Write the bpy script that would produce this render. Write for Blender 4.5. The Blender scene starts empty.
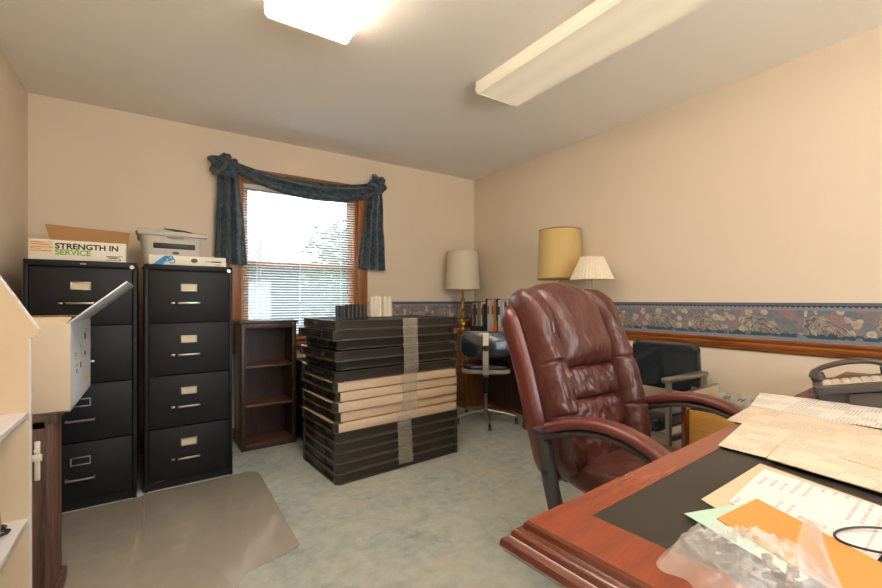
import bpy, bmesh, math, random
from mathutils import Vector, Matrix, noise
C = bpy.context.scene.collection
PI = math.pi
rnd = random.Random(7)

# ------------------------------------------------------------------ materials
def lin(c):
    r = []
    for v in c[:3]:
        v = v / 255.0
        r.append(v / 12.92 if v <= 0.04045 else ((v + 0.055) / 1.055) ** 2.4)
    return (r[0], r[1], r[2], 1.0)

class NT:
    def __init__(s, name):
        m = bpy.data.materials.new(name); m.use_nodes = True
        s.m = m; s.t = m.node_tree; s.n = s.t.nodes; s.l = s.t.links
        s.b = s.n['Principled BSDF']; s.out = s.n['Material Output']
        tc = s.n.new('ShaderNodeTexCoord'); s.oc = tc.outputs['Object']
    def set(s, sock, v):
        if isinstance(v, bpy.types.NodeSocket): s.l.new(v, sock)
        elif v is not None:
            if hasattr(sock.default_value, '__len__') and not hasattr(v, '__len__'): v = (v,) * len(sock.default_value)
            if hasattr(v, '__len__') and len(v) == 4 and len(sock.default_value) == 3: v = v[:3]
            sock.default_value = v
    def math(s, op, a, b=None, c=None, clamp=False):
        n = s.n.new('ShaderNodeMath'); n.operation = op; n.use_clamp = clamp
        s.set(n.inputs[0], a)
        if b is not None: s.set(n.inputs[1], b)
        if c is not None: s.set(n.inputs[2], c)
        return n.outputs[0]
    def mix(s, f, a, b, mode='MIX'):
        n = s.n.new('ShaderNodeMix'); n.data_type = 'RGBA'; n.blend_type = mode
        s.set(n.inputs[0], f); s.set(n.inputs[6], a); s.set(n.inputs[7], b)
        return n.outputs[2]
    def mapping(s, scale=(1, 1, 1), loc=(0, 0, 0), rot=(0, 0, 0), src=None):
        n = s.n.new('ShaderNodeMapping'); s.l.new(src or s.oc, n.inputs[0])
        n.inputs['Scale'].default_value = scale; n.inputs['Location'].default_value = loc
        n.inputs['Rotation'].default_value = rot
        return n.outputs[0]
    def noise(s, scale=5, detail=3, vec=None, rough=.5, dist=0):
        n = s.n.new('ShaderNodeTexNoise'); s.l.new(vec or s.oc, n.inputs['Vector'])
        n.inputs['Scale'].default_value = scale; n.inputs['Detail'].default_value = detail
        n.inputs['Roughness'].default_value = rough; n.inputs['Distortion'].default_value = dist
        return n.outputs[0]
    def vor(s, scale=5, vec=None, feat='F1', out='Distance'):
        n = s.n.new('ShaderNodeTexVoronoi'); n.feature = feat; s.l.new(vec or s.oc, n.inputs['Vector'])
        n.inputs['Scale'].default_value = scale
        return n.outputs[out]
    def ramp(s, f, stops, interp='LINEAR'):
        n = s.n.new('ShaderNodeValToRGB'); s.set(n.inputs[0], f); cr = n.color_ramp; cr.interpolation = interp
        while len(cr.elements) < len(stops): cr.elements.new(.5)
        for e, (p, c) in zip(cr.elements, stops): e.position = p; e.color = c
        return n.outputs[0]
    def xyz(s, src=None):
        n = s.n.new('ShaderNodeSeparateXYZ'); s.l.new(src or s.oc, n.inputs[0]); return n.outputs
    def bump(s, h, strength=.3, dist=.01):
        n = s.n.new('ShaderNodeBump'); s.l.new(h, n.inputs['Height'])
        n.inputs['Strength'].default_value = strength; n.inputs['Distance'].default_value = dist
        s.l.new(n.outputs[0], s.b.inputs['Normal'])
    def col(s, c): s.set(s.b.inputs['Base Color'], c)
    def p(s, **k):
        for a, v in k.items():
            s.set(s.b.inputs[{'rough': 'Roughness', 'metal': 'Metallic', 'coat': 'Coat Weight', 'crough': 'Coat Roughness',
                'alpha': 'Alpha', 'trans': 'Transmission Weight', 'ior': 'IOR', 'ecol': 'Emission Color', 'estr': 'Emission Strength',
                'sheen': 'Sheen Weight', 'spec': 'Specular IOR Level', 'sss': 'Subsurface Weight'}[a]], v)

def simple(name, c, rough=.5, metal=0, var=.0, vscale=8, bump=0, bscale=60, **k):
    t = NT(name); c = lin(c)
    if var:
        d = tuple(x * (1 - var) for x in c[:3]) + (1,); e = tuple(min(1, x * (1 + var)) for x in c[:3]) + (1,)
        t.col(t.mix(t.noise(vscale, 4), d, e))
    else: t.col(c)
    t.p(rough=rough, metal=metal, **k)
    if bump: t.bump(t.noise(bscale, 3), bump, .004)
    return t.m

def wood(name, dark, light, scale=(2, 30, 30), rough=.4, coat=.1, var=1.0, bump=.05):
    t = NT(name)
    v = t.mapping(scale)
    f = t.noise(1.0, 5, v, .6, .6)
    g = t.noise(4.0, 3, t.mapping(tuple(x * 2.5 for x in scale)), .6)
    h = t.math('MULTIPLY_ADD', g, .35, t.math('MULTIPLY', f, .65))
    t.col(t.ramp(h, [(.32, lin(dark)), (.66, lin(light))]))
    t.p(rough=rough, coat=coat, crough=.25)
    t.bump(h, bump, .003)
    return t.m

M = {}
t = NT('wall_paint'); f = t.noise(900, 2, t.mapping((1, 1, .25))); f2 = t.noise(1.2, 2)
t.col(t.mix(f2, lin((226, 208, 184)), lin((234, 216, 192)))); t.p(rough=.75); t.bump(f, .12, .001); M['wall'] = t.m
t = NT('ceiling_texture'); t.col(lin((246, 238, 230))); t.p(rough=.9); t.bump(t.noise(110, 4, None, .6), .55, .003); M['ceiling'] = t.m
t = NT('carpet')
big = t.noise(3.2, 6, None, .72); mid = t.noise(16, 6, None, .75); fine = t.noise(420, 2)
c1 = t.ramp(big, [(.3, lin((128, 148, 150))), (.5, lin((172, 180, 174))), (.68, lin((196, 190, 168)))])
c2 = t.mix(t.ramp(mid, [(.35, (0, 0, 0, 1)), (.7, (.7, .7, .7, 1))]), c1, lin((216, 218, 210)))
c3 = t.mix(t.ramp(fine, [(.35, (0, 0, 0, 1)), (.7, (1, 1, 1, 1))]), t.mix(.25, c2, lin((84, 100, 104))), t.mix(.15, c2, lin((225, 225, 215))))
t.col(c3); t.p(rough=1, spec=.1)
t.bump(t.math('ADD', fine, t.math('MULTIPLY', mid, .8)), .6, .006); M['carpet'] = t.m

M['oak'] = wood('oak_trim', (112, 60, 20), (178, 108, 48), (20, 2, 20), .35, .3)
M['oak_v'] = wood('oak_casing', (128, 76, 34), (176, 112, 58), (30, 30, 2), .4, .2)
M['rail'] = wood('rail_oak', (96, 48, 14), (176, 102, 40), (30, 3, 40), .3, .4)
M['cherry'] = wood('cherry_top', (112, 46, 24), (140, 62, 34), (5, 38, 30), .27, .45, bump=.02)
M['cherry_dark'] = wood('cherry_moulding', (78, 30, 16), (108, 46, 24), (30, 3, 30), .18, 1.0, bump=.01)
M['walnut'] = wood('dark_walnut', (44, 28, 25), (78, 52, 44), (26, 26, 2), .45, .1)
M['walnut_shelf'] = wood('walnut_shelf_board', (74, 44, 34), (112, 72, 56), (3, 26, 26), .45, .1)
M['oldwood'] = wood('weathered_brown', (36, 22, 18), (126, 88, 72), (40, 40, 1.5), .6, 0, bump=.2)
M['deskwood'] = wood('corner_desk_wood', (92, 50, 22), (150, 90, 44), (30, 30, 2), .4, .2)
M['pine'] = wood('yellow_pine', (188, 132, 58), (216, 162, 84), (2, 3, 34), .45, .1)
M['leather'] = None
t = NT('burgundy_leather')
n1 = t.noise(5, 4, None, .6); n2 = t.vor(260); n3 = t.noise(22, 4, t.mapping((1, 1, .35), rot=(0, .5, 0)), .55, 1.2)
t.col(t.mix(n1, lin((66, 30, 25)), lin((94, 46, 38)))); t.p(rough=.36, coat=.25, crough=.3, spec=.55)
t.bump(t.math('MULTIPLY_ADD', n2, .06, t.math('MULTIPLY', n3, 1.0)), .45, .012); M['leather'] = t.m
t = NT('burgundy_leather_smooth'); t.col(t.mix(t.noise(4, 3), lin((90, 40, 37)), lin((108, 52, 47)))); t.p(rough=.34, coat=.3, crough=.3); t.bump(t.vor(240), .06, .003); M['leather_s'] = t.m
M['blackleather'] = simple('black_vinyl', (30, 36, 46), .24, coat=.5, var=.2, bump=.06, bscale=200)
t = NT('file_cabinet_steel'); t.col(t.mix(t.noise(3, 3), lin((22, 22, 26)), lin((31, 30, 34)))); t.p(rough=.5, spec=.3); t.bump(t.noise(700, 1), .1, .0006); M['cabinet'] = t.m
M['cab_gap'] = simple('cabinet_shadow_gap', (12, 12, 13), .8)
M['chrome'] = simple('brushed_chrome', (176, 168, 158), .32, 1, var=.08, vscale=40)
M['steel'] = simple('satin_steel', (170, 165, 156), .38, 1, var=.1, vscale=30)
M['brass'] = simple('aged_brass', (186, 142, 74), .32, 1, var=.2, vscale=30)
M['plate_cream'] = simple('cream_card', (214, 196, 160), .7, var=.08)
M['cardboard'] = simple('brown_cardboard', (172, 128, 84), .85, var=.08, vscale=6, bump=.1, bscale=40)
M['cardboard_w'] = simple('pale_cardboard', (206, 186, 160), .8, var=.06, vscale=5, bump=.08, bscale=30)
M['boxwhite'] = simple('white_box_card', (228, 220, 205), .7, var=.04)
M['boxblue'] = simple('white_taped_card', (236, 240, 248), .35, var=.05, vscale=9, coat=.3)
M['litedge'] = simple('window_lit_edge', (216, 210, 212), .4)  # window light on bookcase edges and shelves, put into the colour
M['whitepaint'] = simple('white_laminate', (208, 186, 154), .45, var=.03)
M['printer'] = simple('beige_plastic', (190, 182, 168), .45, var=.03)
M['printer_d'] = simple('grey_beige_plastic', (150, 142, 130), .5, var=.03)
M['dark'] = simple('dark_plastic', (24, 25, 28), .4, var=.15)
M['blue'] = simple('blue_print', (34, 132, 196), .5, var=.1)
M['navy'] = simple('navy_oval', (42, 62, 120), .4)
M['green'] = simple('green_print', (122, 168, 50), .6)
M['dgreen'] = simple('olive_print', (70, 88, 40), .6, var=.3, vscale=90)
M['ink'] = simple('black_ink', (44, 40, 38), .7)
M['ink_red'] = simple('red_ink', (170, 80, 60), .7)
M['labelcream'] = simple('cream_label', (222, 196, 150), .7, var=.12, vscale=60)
M['yellow'] = simple('yellow_sticker', (212, 206, 50), .6)
M['greytray'] = simple('black_tray_plastic', (60, 56, 53), .30, var=.25, vscale=9, bump=.06, bscale=90)
M['traydeck'] = simple('glossy_tray_deck', (46, 46, 48), .2, var=.15)
M['trayhighlight'] = simple('tray_edge_highlight', (128, 116, 98), .45, var=.3, vscale=20)  # lighter tone painting the highlight along the tray ledges
M['creamtray'] = simple('cream_tray_plastic', (208, 184, 158), .5, var=.04, vscale=7)
M['creampipe'] = simple('cream_fluted_plastic', (224, 212, 190), .45, var=.04)
t = NT('white_slat'); t.col(lin((238, 236, 232))); t.p(rough=.5)
tl = t.n.new('ShaderNodeBsdfTranslucent'); tl.inputs[0].default_value = lin((235, 240, 245)); ms = t.n.new('ShaderNodeMixShader'); ms.inputs[0].default_value = .35
t.l.new(t.b.outputs[0], ms.inputs[1]); t.l.new(tl.outputs[0], ms.inputs[2]); t.l.new(ms.outputs[0], t.out.inputs[0]); M['blinds'] = t.m
M['shade_w'] = simple('white_linen_shade', (222, 206, 182), .85, var=.06, vscale=300, bump=.2, bscale=500)
M['shade_y'] = simple('yellow_parchment_shade', (206, 176, 112), .7, var=.05, vscale=200, bump=.1, bscale=300)
M['shade_trim'] = simple('shade_trim', (150, 122, 70), .7)
M['shade_p'] = simple('pleated_white_shade', (232, 218, 192), .8, var=.03)
M['plasticgrey'] = simple('charcoal_plastic', (58, 56, 58), .45, var=.12, bump=.05, bscale=200)
M['phone'] = simple('phone_charcoal', (72, 66, 62), .4, var=.08)
M['phonekey'] = simple('phone_keys', (196, 182, 166), .5)
M['seatgrey'] = simple('grey_seat_shell', (150, 142, 130), .5, var=.05)
M['fixture'] = simple('fixture_white', (232, 222, 204), .4)
M['manila'] = simple('manila_folder', (196, 172, 142), .75, var=.05, vscale=4)
M['envelope'] = simple('brown_envelope', (188, 132, 64), .75, var=.06, vscale=12, bump=.05)
M['mint'] = simple('mint_sheet', (168, 194, 178), .6, var=.04)
M['deskbody'] = simple('desk_dark_body', (62, 46, 46), .5, var=.1)
M['hangfile'] = simple('olive_hanging_folder', (70, 72, 50), .8, var=.2, vscale=30)
M['tab'] = simple('plastic_tab', (205, 205, 195), .4)
t = NT('desk_leather'); t.col(t.mix(t.noise(6, 4), lin((36, 34, 31)), lin((50, 47, 41)))); t.p(rough=.42, spec=.45); t.bump(t.vor(300), .12, .001); M['inlay'] = t.m

# wrap / tape
def clearmat(name, c, alpha, rough=.2, bump=.5, bs=40, stretch=(1, 1, 1)):
    t = NT(name); t.col(lin(c)); t.p(rough=rough, spec=.9, coat=.6, crough=.1)
    n = t.noise(bs, 4, t.mapping(stretch), .6, 1.0)
    t.p(alpha=t.math('MULTIPLY_ADD', n, alpha * .9, alpha * .55)); t.bump(n, bump, .01)
    return t.m
M['wrap'] = clearmat('stretch_wrap', (226, 216, 200), .20, .22, .8, 30, (3, 3, .4))
M['bag'] = clearmat('clear_bag_plastic', (244, 240, 236), .26, .12, .9, 16)
t = NT('clear_floor_mat')
n = t.noise(3, 3); dots = t.vor(60)
t.col(t.mix(n, lin((196, 180, 160)), lin((210, 198, 182)))); t.p(rough=.16, spec=.8, coat=.8, crough=.07, alpha=.42)
t.bump(t.ramp(dots, [(.1, (1, 1, 1, 1)), (.35, (0, 0, 0, 1))]), .35, .003); M['mat'] = t.m
t = NT('window_glass'); t.col((1, 1, 1, 1)); t.p(rough=0, alpha=.06, spec=.5); M['glass'] = t.m

# fluorescent diffusers
def diffuser(name, c, e):
    t = NT(name); t.col(lin((240, 232, 214))); t.p(rough=.35)
    x = t.xyz()
    d = t.math('ABSOLUTE', x[0])
    tube = t.math('ABSOLUTE', t.math('SUBTRACT', d, .075))
    g = t.ramp(t.math('MULTIPLY', tube, 8), [(0, (1, 1, 1, 1)), (.75, (.52, .52, .52, 1))])
    t.p(ecol=t.mix(1.0, g, c, 'MULTIPLY'), estr=e)
    t.bump(t.noise(240, 1), .3, .002)
    return t.m
M['diff_on'] = diffuser('lit_diffuser', (1.0, .89, .74, 1), 6.5)
M['diff_dim'] = diffuser('dim_diffuser', (1.0, .86, .62, 1), .12)

# curtain
t = NT('teal_damask'); w = t.noise(13, 5, None, .65, 2.0); v = t.vor(34, t.mapping((1, 1, .7)))
a = t.ramp(w, [(.34, lin((14, 24, 36))), (.47, lin((38, 60, 76))), (.56, lin((84, 100, 106))), (.66, lin((96, 74, 70)))])
t.col(t.mix(t.math('MULTIPLY', v, .55, clamp=True), a, lin((30, 46, 60)))); t.p(rough=.45, sheen=.3); t.bump(w, .2, .006); M['curtain'] = t.m

# wallpaper border on the walls (length coordinate = y or x)
def border(name, axis):
    t = NT(name); o = t.xyz(); L = o[axis]; Z = o[2]
    h = t.math('DIVIDE', Z, .212)                       # 0..1 from bottom
    cmb = t.n.new('ShaderNodeCombineXYZ'); t.l.new(L, cmb.inputs[0]); t.l.new(Z, cmb.inputs[1]); P = cmb.outputs[0]
    fl = t.vor(27, P); fc = t.vor(27, P, out='Color'); sep = t.xyz(fc)
    flower = t.ramp(sep[0], [(0, lin((170, 116, 116))), (.3, lin((214, 198, 168))), (.55, lin((98, 116, 136))), (.8, lin((200, 176, 160)))], 'CONSTANT')
    petals = t.ramp(fl, [(0, (.1, .1, .1, 1)), (.12, (1, 1, 1, 1)), (.27, (.3, .3, .3, 1)), (.34, (1, 1, 1, 1)), (.54, (.85, .85, .85, 1)), (.62, (0, 0, 0, 1))])
    base = t.mix(t.noise(20, 3, P), lin((116, 112, 116)), lin((142, 132, 128)))
    a = t.mix(t.math('MULTIPLY', petals, .75), base, flower)
    # big scrolls every 0.29 m
    u = t.math('SUBTRACT', t.math('FRACT', t.math('DIVIDE', L, .29)), .5)
    du = t.math('MULTIPLY', u, .29); dz = t.math('SUBTRACT', Z, .045)
    sk = t.math('ADD', du, t.math('MULTIPLY', dz, -.7))
    r = t.math('SQRT', t.math('ADD', t.math('MULTIPLY', sk, sk), t.math('MULTIPLY', t.math('MULTIPLY', dz, dz), 1.0)))
    ang = t.math('ARCTAN2', dz, sk); rr = t.math('ADD', t.math('ADD', r, t.math('MULTIPLY', t.math('SINE', t.math('MULTIPLY', ang, 11)), .0045)), t.math('MULTIPLY', t.noise(24, 2, P), .024))
    arcs = t.math('FRACT', t.math('MULTIPLY', rr, 34))
    ac = t.ramp(arcs, [(0, lin((44, 72, 88))), (.25, lin((176, 160, 126))), (.5, lin((96, 112, 122))), (.72, lin((168, 142, 120))), (.9, lin((52, 78, 92)))], 'CONSTANT')
    inr = t.math('LESS_THAN', rr, .112)
    up = t.math('GREATER_THAN', t.math('ADD', dz, t.math('MULTIPLY', sk, -.25)), -.03)
    b = t.mix(t.math('MULTIPLY', t.math('MULTIPLY', inr, up), .72), a, t.mix(.15, ac, flower))
    # teal ground band at the foot
    low = t.math('LESS_THAN', t.math('ADD', h, t.math('MULTIPLY', t.noise(30, 2, P), .28)), .33)
    gap = t.math('GREATER_THAN', fl, .42)
    c = t.mix(t.math('MULTIPLY', low, t.math('MULTIPLY_ADD', gap, .5, .45)), b, lin((44, 78, 92)))
    c = t.mix(t.math('LESS_THAN', h, .09), c, lin((128, 134, 148)))
    # scalloped top band
    tri = t.math('ABSOLUTE', t.math('SUBTRACT', t.math('FRACT', t.math('DIVIDE', L, .0235)), .5))
    edge = t.math('MULTIPLY_ADD', tri, .09, .865)
    top = t.math('GREATER_THAN', h, edge)
    c = t.mix(t.math('MULTIPLY', t.math('GREATER_THAN', h, .8), t.math('LESS_THAN', h, edge)), c, lin((138, 138, 146)))
    c = t.mix(top, c, lin((50, 60, 76)))
    c = t.mix(t.math('GREATER_THAN', h, .925), c, lin((92, 104, 118)))
    t.col(c); t.p(rough=.7)
    return t.m
M['border_y'] = border('paisley_border_right', 1)
M['border_x'] = border('paisley_border_back', 0)

def paper(name, c, ink=(90, 84, 80), pitch=.0085, axis=1, dens=.5, seed=0., margin=True):
    t = NT(name); o = t.xyz(t.mapping(loc=(seed, seed * .7, 0)))
    A = o[axis]; B = o[1 - axis]
    fr = t.math('FRACT', t.math('DIVIDE', A, pitch))
    line = t.math('MULTIPLY', t.math('GREATER_THAN', fr, .3), t.math('LESS_THAN', fr, .62))
    cmb = t.n.new('ShaderNodeCombineXYZ'); t.l.new(B, cmb.inputs[0]); t.l.new(t.math('FLOOR', t.math('DIVIDE', A, pitch)), cmb.inputs[1])
    w = t.noise(160, 2, cmb.outputs[0]); cm2 = t.n.new('ShaderNodeCombineXYZ'); t.l.new(t.math('FLOOR', t.math('DIVIDE', B, .047)), cm2.inputs[0]); t.l.new(t.math('FLOOR', t.math('DIVIDE', A, .041)), cm2.inputs[1])
    wn = t.n.new('ShaderNodeTexWhiteNoise'); wn.noise_dimensions = '2D'; t.l.new(cm2.outputs[0], wn.inputs[0]); blk = wn.outputs[0]
    k = t.math('MULTIPLY', line, t.math('GREATER_THAN', w, .44))
    k = t.math('MULTIPLY', k, t.math('GREATER_THAN', blk, 1 - dens))
    t.col(t.mix(t.math('MULTIPLY', k, .62), lin(c), lin(ink))); t.p(rough=.65)
    return t.m
M['paper1'] = paper('printed_white_paper', (214, 206, 196), seed=1.3, dens=.56)
M['paper2'] = paper('printed_cream_form', (206, 188, 164), (130, 104, 84), .011, 0, .55, 2.1)
M['paper3'] = paper('printed_cream_letter', (208, 192, 170), (110, 100, 92), .009, 0, .52, 4.4)
M['paper4'] = paper('faint_white_sheet', (212, 202, 198), (150, 140, 140), .016, 1, .45, 6.2)
M['plainpaper'] = simple('plain_paper', (222, 206, 184), .7, var=.05)

# ------------------------------------------------------------------ mesh builder
class MB:
    def __init__(s): s.bm = bmesh.new()
    def merge(s, b, mtx=None):
        if mtx is not None: bmesh.ops.transform(b, matrix=mtx, verts=b.verts)
        me = bpy.data.meshes.new('tmp'); b.to_mesh(me); b.free(); s.bm.from_mesh(me); bpy.data.meshes.remove(me); return s
    def box(s, x0, y0, z0, x1, y1, z1, bev=0, seg=2, mtx=None):
        b = bmesh.new(); bmesh.ops.create_cube(b, size=1)
        for v in b.verts: v.co = Vector(((x0 + x1) / 2 + v.co.x * (x1 - x0), (y0 + y1) / 2 + v.co.y * (y1 - y0), (z0 + z1) / 2 + v.co.z * (z1 - z0)))
        if bev: bmesh.ops.bevel(b, geom=list(b.edges), offset=bev, segments=seg, affect='EDGES', profile=.5)
        return s.merge(b, mtx)
    def cyl(s, p0, p1, r0, r1=None, n=20, caps=True):
        r1 = r0 if r1 is None else r1; p0 = Vector(p0); p1 = Vector(p1); d = p1 - p0
        b = bmesh.new(); bmesh.ops.create_cone(b, cap_ends=caps, segments=n, radius1=r0, radius2=r1, depth=d.length)
        q = Vector((0, 0, 1)).rotation_difference(d.normalized())
        return s.merge(b, Matrix.Translation((p0 + p1) / 2) @ q.to_matrix().to_4x4())
    def grid(s, fn, nu, nv, cu=False, cv=False):
        vs = [[s.bm.verts.new(fn(i / (nu if cu else nu - 1), j / (nv if cv else nv - 1))) for j in range(nv)] for i in range(nu)]
        for i in range(nu if cu else nu - 1):
            for j in range(nv if cv else nv - 1):
                try: s.bm.faces.new((vs[i][j], vs[(i + 1) % nu][j], vs[(i + 1) % nu][(j + 1) % nv], vs[i][(j + 1) % nv]))
                except ValueError: pass
        return vs
    def tube(s, pts, r, n=10, caps=True):
        pts = [Vector(p) for p in pts]; rs = r if hasattr(r, '__len__') else [r] * len(pts); rings = []
        up = Vector((0, 0, 1))
        for i, p in enumerate(pts):
            d = (pts[min(i + 1, len(pts) - 1)] - pts[max(i - 1, 0)]).normalized()
            if abs(d.dot(up)) > .95: up = Vector((1, 0, 0)) if abs(d.x) < .9 else Vector((0, 1, 0))
            a = d.cross(up).normalized(); bb = d.cross(a).normalized()
            rings.append([s.bm.verts.new(p + (a * math.cos(2 * PI * k / n) + bb * math.sin(2 * PI * k / n)) * rs[i]) for k in range(n)])
        for i in range(len(rings) - 1):
            for k in range(n): s.bm.faces.new((rings[i][k], rings[i][(k + 1) % n], rings[i + 1][(k + 1) % n], rings[i + 1][k]))
        if caps: s.bm.faces.new(rings[0]); s.bm.faces.new(rings[-1][::-1])
        return s
    def sweep(s, pts, w, h, up=(0, 0, 1), power=3, n=16):      # rounded rectangular section along a path
        pts = [Vector(p) for p in pts]; up = Vector(up); rings = []
        ws = w if hasattr(w, '__len__') else [w] * len(pts); hs = h if hasattr(h, '__len__') else [h] * len(pts)
        for i, p in enumerate(pts):
            d = (pts[min(i + 1, len(pts) - 1)] - pts[max(i - 1, 0)]).normalized()
            a = d.cross(up).normalized(); b = a.cross(d).normalized(); ring = []
            for k in range(n):
                an = 2 * PI * (k + .5) / n; c, q = math.cos(an), math.sin(an); e = 2 / power
                ring.append(s.bm.verts.new(p + a * (math.copysign(abs(c) ** e, c) * ws[i] / 2) + b * (math.copysign(abs(q) ** e, q) * hs[i] / 2)))
            rings.append(ring)
        for i in range(len(rings) - 1):
            for k in range(n): s.bm.faces.new((rings[i][k], rings[i][(k + 1) % n], rings[i + 1][(k + 1) % n], rings[i + 1][k]))
        s.bm.faces.new(rings[0]); s.bm.faces.new(rings[-1][::-1]); return s
    def lathe(s, prof, n=32, c=(0, 0, 0)):
        c = Vector(c); rings = []
        for r, z in prof: rings.append([s.bm.verts.new(c + Vector((r * math.cos(2 * PI * k / n), r * math.sin(2 * PI * k / n), z))) for k in range(n)])
        for i in range(len(rings) - 1):
            for k in range(n): s.bm.faces.new((rings[i][k], rings[i][(k + 1) % n], rings[i + 1][(k + 1) % n], rings[i + 1][k]))
        if prof[0][0] > 1e-4: s.bm.faces.new(rings[0][::-1])
        if prof[-1][0] > 1e-4: s.bm.faces.new(rings[-1])
        return s
    def prism(s, poly, z0, z1, mtx=None, bev=0):
        b = bmesh.new(); vs = [b.verts.new((x, y, z0)) for x, y in poly]; f = b.faces.new(vs)
        r = bmesh.ops.extrude_face_region(b, geom=[f])
        for v in [g for g in r['geom'] if isinstance(g, bmesh.types.BMVert)]: v.co.z = z1
        bmesh.ops.recalc_face_normals(b, faces=b.faces)
        if bev: bmesh.ops.bevel(b, geom=list(b.edges), offset=bev, segments=2, affect='EDGES', profile=.5)
        return s.merge(b, mtx)
    def build(s, name, m, parent=None, smooth=True, angle=38):
        bmesh.ops.remove_doubles(s.bm, verts=s.bm.verts, dist=1e-6)
        bmesh.ops.recalc_face_normals(s.bm, faces=s.bm.faces)
        me = bpy.data.meshes.new(name); s.bm.to_mesh(me); s.bm.free()
        me.materials.append(m if not isinstance(m, str) else M[m])
        if smooth: me.shade_smooth(); me.set_sharp_from_angle(angle=math.radians(angle))
        o = bpy.data.objects.new(name, me); C.objects.link(o)
        if parent is not None: o.parent = parent
        return o

def B(*a, **k): return MB().box(*a, **k)
def tag(o, label=None, cat=None, group=None, kind=None):
    if label: o['label'] = label
    if cat: o['category'] = cat
    if group: o['group'] = group
    if kind: o['kind'] = kind
    return o
def thing(name, label, cat, loc=(0, 0, 0), rz=0, group=None):
    o = bpy.data.objects.new(name, None); C.objects.link(o); o.empty_display_size = .1
    o.location = loc; o.rotation_euler = (0, 0, rz); return tag(o, label, cat, group)
def place(o, loc, rz=0, rx=0, ry=0): o.location = loc; o.rotation_euler = (rx, ry, rz); return o
def dup(root, loc, rz, label, group=None):
    r = root.copy(); C.objects.link(r); r.location = loc; r.rotation_euler = (0, 0, rz); r['label'] = label
    if group: r['group'] = group
    for ch in list(root.children):
        c = ch.copy(); C.objects.link(c); c.parent = r
        for g in ch.children:
            d = g.copy(); C.objects.link(d); d.parent = c
    return r
def struct(name, mb, m, parent=None, **k):
    o = mb.build(name, m, parent, **k)
    if parent is None: o['kind'] = 'structure'
    return o
def text(name, s, size, m, parent, loc, rot=(PI / 2, 0, 0), sx=1.0, depth=.0004, bold=0.0, align='LEFT'):
    cu = bpy.data.curves.new(name, 'FONT'); cu.body = s; cu.size = size; cu.extrude = depth; cu.offset = bold; cu.align_x = align
    tmp = bpy.data.objects.new('tmp', cu); C.objects.link(tmp)
    dg = bpy.context.evaluated_depsgraph_get(); dg.update()
    me = bpy.data.meshes.new_from_object(tmp.evaluated_get(dg)); bpy.data.objects.remove(tmp); bpy.data.curves.remove(cu)
    me.name = name; me.materials.clear(); me.materials.append(M[m])
    o = bpy.data.objects.new(name, me); C.objects.link(o); o.parent = parent
    o.location = loc; o.rotation_euler = rot; o.scale = (sx, 1, 1); return o
def nz(x, y, z): return noise.noise(Vector((x, y, z)))

# ------------------------------------------------------------------ room
WL, WR, WB, WF, HC = -.696, 2.934, 3.742, -1.6, 2.44
T = .12
struct('floor', B(WL - T, WF - T, -.1, WR + T, WB + T, 0), 'carpet')
struct('ceiling', B(WL - T, WF - T, HC, WR + T, WB + T, HC + .1), 'ceiling')
struct('wall_left', B(WL - T, WF - T, 0, WL, WB + T, HC), 'wall')
struct('wall_right', B(WR, WF - T, 0, WR + T, WB + T, HC), 'wall')
fx0, fx1, fz0, fz1 = .2, 2.0, .75, 2.15
m = MB(); m.box(WL, WF - T, 0, fx0, WF, HC); m.box(fx1, WF - T, 0, WR, WF, HC); m.box(fx0, WF - T, 0, fx1, WF, fz0); m.box(fx0, WF - T, fz1, fx1, WF, HC)
struct('wall_front', m, 'wall')
w2 = bpy.data.objects.new('fill_window', None); C.objects.link(w2); w2['kind'] = 'structure'; w2.location = (0, WF, 0)  # unseen window added behind the camera for cool fill light
m = MB(); c_ = .07
m.box(fx0 - c_, 0, fz0 - c_, fx0, .02, fz1 + c_, .003); m.box(fx1, 0, fz0 - c_, fx1 + c_, .02, fz1 + c_, .003); m.box(fx0, 0, fz1, fx1, .02, fz1 + c_, .003); m.box(fx0, 0, fz0 - c_, fx1, .02, fz0, .003)
m.build('window_casing', 'oak_v', w2)
for a, b in ((fx0, (fx0 + fx1) / 2), ((fx0 + fx1) / 2, fx1)):
    m = MB(); m.box(a, -.06, fz0, a + .04, -.03, fz1); m.box(b - .04, -.06, fz0, b, -.03, fz1); m.box(a + .04, -.06, fz0, b - .04, -.03, fz0 + .04); m.box(a + .04, -.06, fz1 - .04, b - .04, -.03, fz1)
    sh_ = m.build('sash', 'oak_v', w2); B(a + .04, -.047, fz0 + .04, b - .04, -.043, fz1 - .04).build('pane', 'glass', sh_)
wx0, wx1, wz0, wz1 = .555, 1.548, .79, 2.075            # window opening
w = MB(); w.box(WL, WB, 0, wx0, WB + T, HC); w.box(wx1, WB, 0, WR, WB + T, HC)
w.box(wx0, WB, 0, wx1, WB + T, wz0); w.box(wx0, WB, wz1, wx1, WB + T, HC)
struct('wall_back', w, 'wall')
bd = B(0, 0, 0, .0015, 1, .212); o = struct('trim_1', B(-.0015, WF, 0, 0, WB - .002, .212), 'border_y'); o.location = (WR, 0, .880)
o = struct('trim_2', B(1.66, -.0015, 0, WR - .002, 0, .212), 'border_x'); o.location = (0, WB, .880)
def railprof(z0=.806):
    return [(0, 0), (.012, 0), (.016, .008), (.016, .018), (.024, .026), (.026, .040), (.020, .048), (.024, .056), (.030, .062), (.030, .070), (.022, .074), (0, .074)]
def rail_mesh(a, b, along, wall, z0, prof):
    m = MB(); n = len(prof); r = []
    for e in (a, b):
        r.append([m.bm.verts.new((wall - d, e, z0 + z) if along == 'y' else (e, wall - d, z0 + z)) for d, z in prof])
    for k in range(n): m.bm.faces.new((r[0][k], r[0][(k + 1) % n], r[1][(k + 1) % n], r[1][k]))
    m.bm.faces.new(r[0]); m.bm.faces.new(r[1][::-1]); return m
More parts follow.
